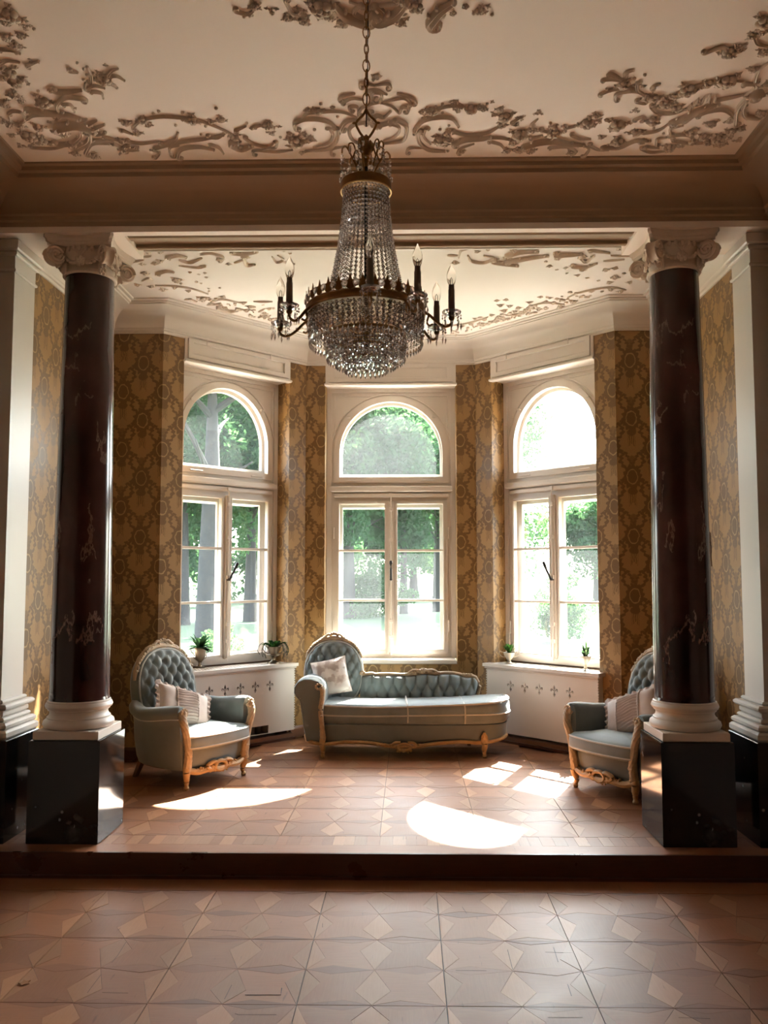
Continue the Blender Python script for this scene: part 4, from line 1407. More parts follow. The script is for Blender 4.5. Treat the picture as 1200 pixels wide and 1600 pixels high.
# ------------------------------------------------------------------ chaise longue
def chaise():
    r = thing('chaise_longue', 'sage velvet chaise longue with carved gilt frame below the middle window', 'chaise longue', (0.10, 7.15, PH))
    V, G, VT = M['velvet'], M['gilt'], M['velvetT']
    rnd = random.Random(9)
    out = rounded([(-0.74, -0.25), (-0.40, -0.268), (0.10, -0.275), (0.55, -0.262), (0.80, -0.215), (0.90, -0.08), (0.90, 0.10), (0.80, 0.22), (0.40, 0.25), (-0.40, 0.26), (-0.74, 0.26), (-0.80, 0.10), (-0.80, -0.12)], 6)
    def sc(kx, ky, z): return [(0.05 + (x - 0.05) * kx, y * ky, z) for x, y in out]
    # upholstered base with a gently waved lower edge
    def low(x): return 0.125 + 0.018 * cos((x - 0.03) * 9.0) * (1 if abs(x) < 0.75 else 0.5) * -1
    rings = [[(x, y, low(x)) for x, y, _ in sc(0.965, 0.95, 0)], [(x, y, low(x) + 0.015) for x, y, _ in sc(0.978, 0.97, 0)], sc(0.985, 0.985, 0.20), sc(0.99, 0.99, 0.262), sc(0.95, 0.94, 0.272)]
    MB().loft(rings).build('seat_base', V, r, smooth=50, fixn=True)
    # long cushion
    co = rounded([(-0.70, -0.235), (-0.40, -0.265), (0.10, -0.285), (0.55, -0.275), (0.82, -0.235), (0.915, -0.10), (0.915, 0.08), (0.82, 0.20), (0.40, 0.215), (-0.40, 0.215), (-0.70, 0.215), (-0.72, 0.0)], 6)
    rg = cushion_rings(co, 0.268, 0.432, dome=0.014)
    rg = [[(x, y, z + (0.035 * max(0, (x - 0.45) / 0.45) ** 1.5 if k > 3 else 0) - 0.012 * sin(max(0, min(1, (x + 0.7) / 1.2)) * pi) * (k > 3)) for x, y, z in ring] for k, ring in enumerate(rg)]
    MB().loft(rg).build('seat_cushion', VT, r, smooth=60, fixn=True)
    def cz(x, z, top): return z + (0.035 * max(0, (x - 0.45) / 0.45) ** 1.5 - 0.012 * sin(max(0, min(1, (x + 0.7) / 1.2)) * pi)) * top
    for z, top, kk in ((0.345, 0.35, 1.0), (0.425, 1.0, 0.985)):
        MB().tube([(0.1 + (x - 0.1) * kk, y * kk, cz(x, z, top) + 0.006 * sin(x * 4.2)) for x, y in co], 0.008, 6, closed=True).build('cushion_piping', M['cord'], r)
    for x in (0.06, 0.53):
        seam = [(x, -0.262, 0.278), (x, -0.2855, 0.30), (x + 0.002, -0.288, 0.345), (x, -0.282, 0.40), (x - 0.004, -0.258, 0.432), (x - 0.010, -0.12, 0.440), (x - 0.015, 0.05, 0.444), (x - 0.02, 0.20, 0.438)]
        MB().tube(smooth_path(seam, 4), 0.007, 6).build('cushion_seam', M['cord'], r)
    # rolled arm at the head end
    prof = [(-0.775, 0.135), (-0.795, 0.22), (-0.815, 0.36), (-0.832, 0.470), (-0.862, 0.490), (-0.882, 0.525), (-0.880, 0.575), (-0.850, 0.618), (-0.800, 0.640), (-0.740, 0.640), (-0.680, 0.622), (-0.640, 0.585), (-0.622, 0.53), (-0.628, 0.45), (-0.640, 0.34), (-0.650, 0.20), (-0.66, 0.135)]
    rings = []
    for y, k, dx in ((-0.262, 0.93, 0.0), (-0.272, 0.97, 0.0), (-0.262, 1.0, 0.0), (-0.10, 1.0, -0.004), (0.08, 1.0, 0.006), (0.20, 0.98, 0.035), (0.27, 0.94, 0.07)):
        cx, czz = -0.74, 0.40
        rings.append([(cx + (x - cx) * k + dx, y, czz + (z - czz) * k if z > 0.2 else z) for x, z in prof])
    MB().loft(rings).build('armrest', V, r, smooth=45, fixn=True)
    MB().tube(smooth_path([(-0.828, -0.262, 0.478), (-0.832, -0.10, 0.478), (-0.822, 0.08, 0.478), (-0.79, 0.20, 0.478)], 5), 0.005, 5).build('arm_piping', M['cord'], r)
    w = MB()
    pts = smooth_path([(-0.655, -0.285, 0.575), (-0.640, -0.292, 0.545), (-0.643, -0.296, 0.48), (-0.655, -0.296, 0.40), (-0.648, -0.294, 0.30), (-0.640, -0.290, 0.22), (-0.637, -0.286, 0.14)], 5)
    w.tube(pts, [0.024 - 0.005 * sin(pi * k / (len(pts) - 1)) + 0.003 * sin(k * 1.7) ** 2 for k in range(len(pts))], 8)
    for q in range(9):
        a = 2 * pi * q / 9
        w.ball((-0.672 + 0.024 * cos(a), -0.29, 0.578 + 0.020 * sin(a)), 0.011, 6, 4)
    carve_leafs(w, [(-0.645, -0.305, 0.53), (-0.65, -0.312, 0.40), (-0.64, -0.306, 0.26)], 16, 0.012, rnd)
    w.build('arm_post', M['giltD'], r)
    # rails
    fr = MB()
    rail = smooth_path([(-0.80, -0.10, 0.150), (-0.76, -0.24, 0.132), (-0.64, -0.275, 0.112), (-0.45, -0.275, 0.128), (-0.25, -0.282, 0.122), (-0.08, -0.288, 0.098), (0.03, -0.290, 0.092), (0.14, -0.288, 0.098), (0.30, -0.282, 0.120), (0.50, -0.272, 0.132), (0.66, -0.255, 0.122), (0.80, -0.205, 0.135), (0.885, -0.08, 0.150), (0.885, 0.10, 0.15)], 6)
    fr.tube(rail, 0.016, 8)
    for s in (-1, 1):
        fr.tube(smooth_path([(0.03 + s * 0.03, -0.300, 0.130), (0.03 + s * 0.075, -0.300, 0.128), (0.03 + s * 0.10, -0.298, 0.100), (0.03 + s * 0.07, -0.300, 0.090)], 5), 0.012, 7)
        carve_leafs(fr, [(0.03 + s * 0.10, -0.30, 0.105), (0.03 + s * 0.16, -0.296, 0.108), (0.03 + s * 0.22, -0.29, 0.115)], 7, 0.014, rnd)
    fr.tube([(0.03 + 0.055 * cos(2 * pi * k / 18), -0.300, 0.092 + 0.026 * sin(2 * pi * k / 18)) for k in range(18)], 0.012, 7, closed=True, up=(0, 1, 0))
    carve_leafs(fr, [(-0.03, -0.302, 0.062), (0.03, -0.304, 0.056), (0.09, -0.302, 0.062)], 6, 0.011, rnd)
    fr.build('front_rail', G, r)
    MB().tube([(-0.72, 0.262, 0.14), (0.75, 0.245, 0.14)], 0.014, 6).build('back_rail', M['leg'], r)
    for x, y in ((-0.637, -0.278), (0.688, -0.250)):
        lg = MB()
        cabriole(lg, x, y, 0.125, 0.3 if x > 0 else -0.3, -1)
        if x > 0:
            lg.tube(smooth_path([(x, y - 0.020, 0.205), (x - 0.022, y - 0.022, 0.165), (x - 0.016, y - 0.020, 0.12)], 4), 0.008, 6)
            lg.tube(smooth_path([(x, y - 0.020, 0.205), (x + 0.022, y - 0.022, 0.165), (x + 0.016, y - 0.020, 0.12)], 4), 0.008, 6)
            lg.ball((x, y - 0.022, 0.155), (0.018, 0.012, 0.036), 8, 6)
        carve_leafs(lg, [(x, y - 0.024, 0.16), (x, y - 0.022, 0.10)], 5, 0.012, rnd)
        lg.build('leg', G, r)
    for x in (-0.60, 0.60):
        MB().loft([[(x + a * 0.020, 0.22 + b * 0.020, 0.14) for a, b in ((-1, -1), (1, -1), (1, 1), (-1, 1))], [(x + a * 0.015, 0.27 + b * 0.015, 0.0) for a, b in ((-1, -1), (1, -1), (1, 1), (-1, 1))]]).build('leg', M['leg'], r, smooth=0, fixn=True)
    # tall oval back
    flipm = RZ(pi)
    hold = bpy.data.objects.new('oval_back', None)
    COL.objects.link(hold)
    hold.parent = r
    hold.location = (-0.598, 0.245, 0)
    hold.rotation_euler = (0, 0, pi)
    Mx, edge = oval_back(hold, 0.252, 0.285, 0.625, 0.0, radians(7), 0.078, 0.068, thick=0.09)
    crest(hold, Mx, edge, pi * 0.86, pi * 0.14, seed=4)
    # low buttoned back with a waved top
    def top(x):
        t = (x + 0.34) / 1.04
        return 0.600 + 0.030 * max(0, 1 - abs(t - 0.53) / 0.20) + 0.026 * sin(pi * min(1, max(0, (t - 0.62) / 0.25))) + 0.014 * sin(pi * min(1, max(0, t / 0.42))) - 0.10 * max(0, (t - 0.94) / 0.06) ** 2 + (0.012 if t < 0.1 else 0)
    x0, x1 = -0.36, 0.685
    a = 0.0985
    def lowf(u, v):
        xx = x0 + (x1 - x0) * u
        tz = top(xx)
        zb = 0.375
        z = zb + (tz - zb) * v
        x = xx - 0.05 * max(0, (u - 0.8) / 0.2) * (1 - v)
        fall = max(0.0, (1 - (2 * u - 1) ** 12) * (1 - (2 * v - 1) ** 8)) ** 0.5
        zr1, zr2 = 0.548, 0.466
        ph = (xx - 0.035) / a
        if z > zr1: h = abs(sin(pi * ph)) ** 0.55
        elif z < zr2: h = abs(sin(pi * (ph + 0.5))) ** 0.55
        else:
            q = (z - zr2) / (zr1 - zr2)
            h = 0.5 * sqrt(abs(sin(pi * (ph + q / 2 + 0.5))) * abs(sin(pi * (ph - q / 2 - 0.5 + 0.0)))) + 0.5 * max(abs(sin(pi * ph)), abs(sin(pi * (ph + 0.5)))) ** 0.5 * 0.9
        return (x, 0.205 - (0.006 + 0.056 * (0.2 + 0.8 * h) * fall) + 0.03 * v, z)
    MB().grid(lowf, 150, 30).build('low_backrest', VT, r, smooth=180)
    rings = []
    for y, k in ((0.215, 0.97), (0.215, 1.0), (0.26, 1.0), (0.268, 0.97)):
        ring = []
        for q in range(31):
            xx = x0 + (x1 - x0) * q / 30
            ring.append((xx, y + 0.02, 0.375 + (top(xx) - 0.375) * k))
        ring += [(x1 - 0.05, y, 0.30), (x0, y, 0.30)]
        rings.append(ring)
    MB().loft(rings).build('low_back_shell', V, r, smooth=40, fixn=True)
    bt = MB()
    for q in range(-4, 8):
        for z, o in ((0.548, 0.0), (0.466, 0.5)):
            x = 0.035 + a * (q + o)
            if x0 + 0.03 < x < x1 - 0.03:
                bt.ball((x, 0.195 - 0.008 + 0.03 * (z - 0.375) / 0.25, z), (0.007, 0.006, 0.007), 7, 4)
    tag(bt.build('tuft_buttons', V, r), kind='stuff')
    tr = MB()
    tp = [(x0 + (x1 - x0) * q / 40, 0.228, top(x0 + (x1 - x0) * q / 40) + 0.010) for q in range(41)]
    tp += [(x1 + 0.012, 0.226, 0.52), (x1 - 0.010, 0.222, 0.44), (x1 - 0.04, 0.220, 0.375)]
    tr.tube(tp, 0.0145, 8)
    xm = x0 + (x1 - x0) * 0.53
    for q in range(-6, 7):
        x = xm + q * 0.024
        tr.ball((x, 0.212, top(x) + 0.018 + 0.012 * (1 - abs(q) / 6)), (0.017, 0.013, 0.015 * (1.4 - abs(q) / 8)), 6, 4)
    rosebloom(tr, (xm, 0.206, top(xm) + 0.026), 0.030, 6)
    for s in (-1, 1):
        tr.tube(smooth_path([(xm + s * 0.03, 0.212, top(xm) + 0.03), (xm + s * 0.085, 0.212, top(xm) + 0.036), (xm + s * 0.13, 0.212, top(xm + s * 0.13) + 0.022), (xm + s * 0.11, 0.212, top(xm + s * 0.11) + 0.012)], 5), 0.010, 7)
    for q in range(4):
        tr.ball((0.555 + q * 0.022, 0.214, top(0.555 + q * 0.022) + 0.020), (0.015, 0.012, 0.014), 6, 4)
    tr.tube(smooth_path([(x0, 0.215, top(x0) + 0.008), (x0 + 0.01, 0.212, top(x0) + 0.035), (x0 + 0.04, 0.212, top(x0) + 0.030), (x0 + 0.035, 0.212, top(x0) + 0.018)], 4), 0.008, 6)
    tr.build('carved_top_rail', M['giltD'], r)
    return r
ch = chaise()
scatter_pillow('pillow', 'square damask pillow with satin pattern on the chaise longue', (-0.505, 7.235, PH + 0.615), (RZ(pi) @ RX(radians(20)) @ RY(radians(13))).to_euler(), (0.31, 0.32, 0.11), 'damask')
# ------------------------------------------------------------------ chandelier
def bead(mb, x, y, z, r, h, n=5, rot=0.0):
    vs = [(x, y, z + h)] + [(x + r * cos(2 * pi * k / n + rot), y + r * sin(2 * pi * k / n + rot), z) for k in range(n)] + [(x, y, z - h)]
    fs = [(0, 1 + k, 1 + (k + 1) % n) for k in range(n)] + [(n + 1, 1 + (k + 1) % n, 1 + k) for k in range(n)]
    mb.add(vs, fs)
def string(mb, p0, p1, n, r, sag=0.0, rot=0.0, drop=False):
    for k in range(n):
        t = (k + 0.5) / n
        z = p0[2] + (p1[2] - p0[2]) * t
        bead(mb, p0[0] + (p1[0] - p0[0]) * t * (1 - sag * (1 - t)), p0[1] + (p1[1] - p0[1]) * t * (1 - sag * (1 - t)), z, r, r * 1.05, 5, rot + k)
def disc(mb, c, out, r, t=0.005):
    """faceted round crystal standing upright, facing outwards"""
    a = atan2(out[1], out[0])
    mb.ball(c, (r, t, r), 8, 5, None) if False else None
    Mx = TR(*c) @ RZ(a)
    mb.lathe([(0.0008, -t), (r * 0.6, -t * 0.9), (r, 0), (r * 0.6, t * 0.9), (0.0008, t)], 8, Mx @ RY(pi / 2))

def chandelier():
    X0, Y0 = 0.018, 2.85
    r = thing('chandelier', 'crystal chandelier with brass rings and candle bulbs on a chain', 'chandelier', (X0, Y0, 0))
    tag(r, kind='thing')
    B = M['brass']
    rnd = random.Random(21)
    # chain
    k, z = 0, CH - 0.012
    MB().lathe([(0.004, CH), (0.045, CH), (0.042, CH - 0.012), (0.02, CH - 0.03), (0.006, CH - 0.034)], 16).build('ceiling_hook', B, r)
    z = CH - 0.034
    while z > 3.285:
        L = 0.040 if k % 4 else 0.046
        wd = 0.0075 if k % 4 else 0.013
        a = k * pi / 2 + 0.3
        pts = []
        for q in range(12):
            th = 2 * pi * q / 12
            pts.append((wd * cos(th) * cos(a), wd * cos(th) * sin(a), z - L / 2 + (L / 2) * sin(th)))
        MB().tube(pts, 0.0024, 5, closed=True, up=(cos(a + pi / 2), sin(a + pi / 2), 0)).build('chain_link', B, r)
        z -= L - 0.010
        k += 1
    MB().tube([(0.004, 0.003, CH - 0.02), (0.006, 0.004, 3.6), (0.004, 0.003, 3.42), (0.0, 0.0, 3.22)], 0.0022, 5).build('lamp_cord', M['iron'], r)
    # lyre and stem
    ly = MB()
    for s in (-1, 1):
        ly.tube(smooth_path([(0, 0, 3.285), (s * 0.012, 0, 3.262), (s * 0.036, 0, 3.235), (s * 0.026, 0, 3.205), (s * 0.010, 0, 3.180)], 5), 0.0045, 6)
        ly.ball((s * 0.042, 0, 3.234), (0.009, 0.005, 0.005), 6, 4)
    ly.lathe([(0.003, 3.19), (0.012, 3.18), (0.010, 3.165), (0.020, 3.15), (0.024, 3.135), (0.012, 3.11), (0.016, 3.10), (0.007, 3.085), (0.005, 3.06)], 12)
    for q in range(8):
        a = q * pi / 4
        ly.ball((0.022 * cos(a), 0.022 * sin(a), 3.145), (0.008, 0.008, 0.018), 6, 4)
    ly.build('lyre_hook', B, r)
    MB().tube([(0, 0, 3.07), (0, 0, 2.42)], 0.0065, 8).build('stem', M['iron'], r)
    # crown of scroll arms
    for q in range(6):
        a = q * pi / 3 + 0.28
        c, s = cos(a), sin(a)
        sc = MB()
        P = smooth_path([(0.010, 3.015), (0.030, 3.055), (0.052, 3.10), (0.072, 3.135), (0.086, 3.128), (0.088, 3.110)], 5)
        sc.tube([(p.x * c, p.x * s, p.y) for p in P], 0.0032, 6)
        P = smooth_path([(0.050, 3.095), (0.040, 3.125), (0.048, 3.150), (0.062, 3.148), (0.066, 3.13)], 5)
        sc.tube([(p.x * c, p.x * s, p.y) for p in P], 0.0028, 6)
        arm = sc.build('crown_scroll', B, r)
        st = MB()
        string(st, (0.088 * c, 0.088 * s, 3.108), (0.090 * c, 0.090 * s, 3.02), 6, 0.0062)
        a2 = a + pi / 3
        for t in range(1, 7):
            w = t / 7
            x_, y_ = 0.088 * (c * (1 - w) + cos(a2) * w), 0.088 * (s * (1 - w) + sin(a2) * w)
            bead(st, x_, y_, 3.105 - 0.05 * sin(pi * w), 0.005, 0.0055)
        disc(st, (0.060 * c, 0.060 * s, 3.125), (c, s), 0.014)
        st.build('bead_swag', M['crystal'], r, smooth=0)
    # upper ring
    ur = MB().lathe([(0.086, 3.012), (0.090, 3.010), (0.090, 2.985), (0.088, 2.978), (0.085, 2.980), (0.086, 3.0)], 40)
    ur.build('upper_ring', B, r)
    MB().tube([(0.0895 * cos(2 * pi * q / 40), 0.0895 * sin(2 * pi * q / 40), 2.977) for q in range(40)], 0.003, 6, closed=True).build('ring_rim', M['gold'], r)
    g = MB()
    for q in range(14):
        a = 2 * pi * q / 14
        disc(g, (0.091 * cos(a), 0.091 * sin(a), 3.022), (cos(a), sin(a)), 0.0115)
    g.build('ring_crystals', M['crystal'], r, smooth=0)
    # tent of strings: spreads from the upper ring to the big ring
    NT = 38
    for q in range(NT):
        a = 2 * pi * q / NT
        st = MB()
        n = 27
        for k in range(n):
            t = (k + 0.5) / n
            rr = 0.078 + (0.142 - 0.078) * t ** 1.7
            z = 2.985 + (2.565 - 2.985) * t
            bead(st, rr * cos(a), rr * sin(a), z, 0.0066 if k % 4 else 0.0074, 0.0080, 6, k + q)
        st.build('bead_strand', M['crystal'], r, smooth=0)
    # big ring with leaf crest
    R = 0.208
    br = MB().lathe([(R - 0.006, 2.553), (R, 2.556), (R + 0.003, 2.550), (R + 0.001, 2.546), (R + 0.001, 2.536), (R + 0.004, 2.530), (R, 2.526), (R - 0.006, 2.528)], 64)
    br.build('main_ring', B, r)
    NL = 32
    lf = None
    leaf = MB()
    prof = [(a * 1.25, b * 1.3) for a, b in [(0.0, 0.0), (-0.011, 0.006), (-0.008, 0.018), (-0.014, 0.026), (-0.005, 0.026), (0.0, 0.042), (0.005, 0.026), (0.014, 0.026), (0.008, 0.018), (0.011, 0.006)]]
    leaf.prism(prof[::-1], -0.001, 0.001, Matrix(((1, 0, 0, 0), (0, 0, 1, 0), (0, 1, 0, 0), (0, 0, 0, 1))))
    lme = leaf.mesh('crest_leaf', B, 0)
    for q in range(NL):
        a = 2 * pi * q / NL
        link('crest_leaf', lme, r, ((R + 0.002) * cos(a), (R + 0.002) * sin(a), 2.550), (radians(0), 0, a - pi / 2))
    cme = MB()
    disc(cme, (0, 0, 0), (0, 1), 0.0135)
    cme = cme.mesh('crest_crystal', M['crystal'], 0)
    for q in range(NL):
        a = 2 * pi * (q + 0.5) / NL
        link('crest_crystal', cme, r, ((R + 0.004) * cos(a), (R + 0.004) * sin(a), 2.573), (0, 0, a - pi / 2))
    # spokes
    sp = MB()
    for q in range(6):
        a = q * pi / 3
        sp.tube([(0.006 * cos(a), 0.006 * sin(a), 2.545), (R * cos(a), R * sin(a), 2.545)], 0.003, 5)
        sp.tube([(0.006 * cos(a), 0.006 * sin(a), 2.452), (0.14 * cos(a), 0.14 * sin(a), 2.452)], 0.0025, 5)
        sp.tube([(0.14 * cos(a), 0.14 * sin(a), 2.45), (0.19 * cos(a), 0.19 * sin(a), 2.53)], 0.0025, 5)
    sp.lathe([(0.004, 2.56), (0.016, 2.55), (0.016, 2.44), (0.005, 2.42)], 10)
    sp.build('inner_frame', B, r)
    # tiers of drops
    def tier(name, rad, ztop, zbot, n, rows, rb, dropz):
        tb = MB()
        for q in range(n):
            a = 2 * pi * (q + 0.5) / n
            for k in range(rows):
                z = ztop + (zbot - ztop) * (k + 0.5) / rows
                rr = rad - 0.006 * (k / rows)
                bead(tb, rr * cos(a), rr * sin(a), z, rb, rb * 1.1, 5, k + q)
            bead(tb, (rad - 0.006) * cos(a), (rad - 0.006) * sin(a), zbot - dropz * 0.55, rb * 0.85, dropz * 0.5, 5)
        o = tb.build(name, M['crystal'], r, smooth=0)
        tag(o, kind='stuff')
    tier('outer_drops', 0.203, 2.524, 2.440, 64, 6, 0.0068, 0.030)
    tier('swag_drops', 0.186, 2.520, 2.470, 50, 4, 0.0064, 0.012)
    tier('middle_drops', 0.142, 2.448, 2.385, 46, 5, 0.0066, 0.028)
    tier('lower_drops', 0.112, 2.432, 2.362, 36, 5, 0.0064, 0.024)
    tier('bottom_drops', 0.078, 2.405, 2.342, 25, 5, 0.0064, 0.024)
    tier('core_drops', 0.050, 2.40, 2.345, 18, 5, 0.0054, 0.018)
    bsk = MB()
    for k in range(9):
        rad = 0.19 - k * 0.014
        z = 2.520 - k * 0.0085
        n = int(2 * pi * rad / 0.0125)
        for q in range(n):
            a = 2 * pi * q / n
            bead(bsk, rad * cos(a), rad * sin(a), z, 0.0055, 0.006, 5, q)
    tag(bsk.build('bead_basket', M['crystal'], r, smooth=0), kind='stuff')
    for rad, z, nm in ((0.142, 2.452, 'middle_ring'), (0.079, 2.412, 'bottom_ring')):
        MB().lathe([(rad - 0.004, z + 0.005), (rad + 0.002, z + 0.005), (rad + 0.002, z - 0.005), (rad - 0.004, z - 0.005), (rad - 0.004, z + 0.004)], 48, caps=False).build(nm, B, r)
    # candle arms
    def arm_obj(ang, k=1.0):
        c, s = sin(ang), -cos(ang)
        a_ = MB()
        P = smooth_path([(0.196, 2.540), (0.222, 2.520), (0.246, 2.492), (0.268, 2.478), (0.286, 2.486), (0.290, 2.506), (0.288, 2.516)], 5)
        a_.tube([((0.196 + (p.x - 0.196) * k) * c, (0.196 + (p.x - 0.196) * k) * s, p.y) for p in P], 0.0052, 7)
        P = smooth_path([(0.222, 2.520), (0.216, 2.495), (0.224, 2.484), (0.236, 2.488)], 5)
        a_.tube([(p.x * c, p.x * s, p.y) for p in P], 0.004, 6)
        rr_ = 0.196 + 0.092 * k
        a_.ball((rr_ * c, rr_ * s, 2.508), (0.011, 0.011, 0.012), 8, 5)
        arm = a_.build('candle_arm', B, r)
        x, y = rr_ * c, rr_ * s
        tilt = (0, 0, 0)
        MB().lathe([(0.007, 2.514), (0.020, 2.516), (0.031, 2.522), (0.034, 2.530), (0.031, 2.532), (0.020, 2.526), (0.007, 2.524)], 12, TR(x, y, 0)).build('drip_pan', M['crystal'], arm, smooth=0)
        MB().lathe([(0.0105, 2.520), (0.0115, 2.524), (0.0110, 2.532), (0.0118, 2.536), (0.0112, 2.606), (0.0098, 2.612), (0.0098, 2.624)], 14, TR(x, y, 0)).build('candle_sleeve', M['candle'], arm)
        bl = []
        for k in range(13):
            t = k / 12
            rr = 0.0172 * sin(min(1, (t * 0.92 + 0.12)) * pi) ** 0.75 * (1 - 0.12 * t) if t < 1 else 0.0012
            bl.append((max(rr, 0.0012), 2.622 + 0.080 * t))
        MB().lathe(bl, 14, TR(x, y, 0)).build('candle_bulb', M['bulb'], arm)
        MB().tube([(x - 0.004, y, 2.622), (x - 0.003, y, 2.645), (x, y, 2.652), (x + 0.003, y, 2.645), (x + 0.004, y, 2.622)], 0.0008, 4).build('filament', M['iron'], arm)
        pr = MB()
        for q in range(8):
            a = 2 * pi * q / 8
            px, py = x + 0.032 * cos(a), y + 0.032 * sin(a)
            for k in range(2):
                bead(pr, px, py, 2.516 - 0.010 * k, 0.0042, 0.005)
            bead(pr, px, py, 2.485 if q % 2 else 2.478, 0.0042, 0.016)
        pr.build('pan_drops', M['crystal'], arm, smooth=0)
    for ang, k in ((5.7, 0.9), (41, 0.85), (84, 1.15), (118, 1.0), (-104, 1.4), (-66, 0.9)):
        arm_obj(radians(ang), k)
    return r
chandelier()
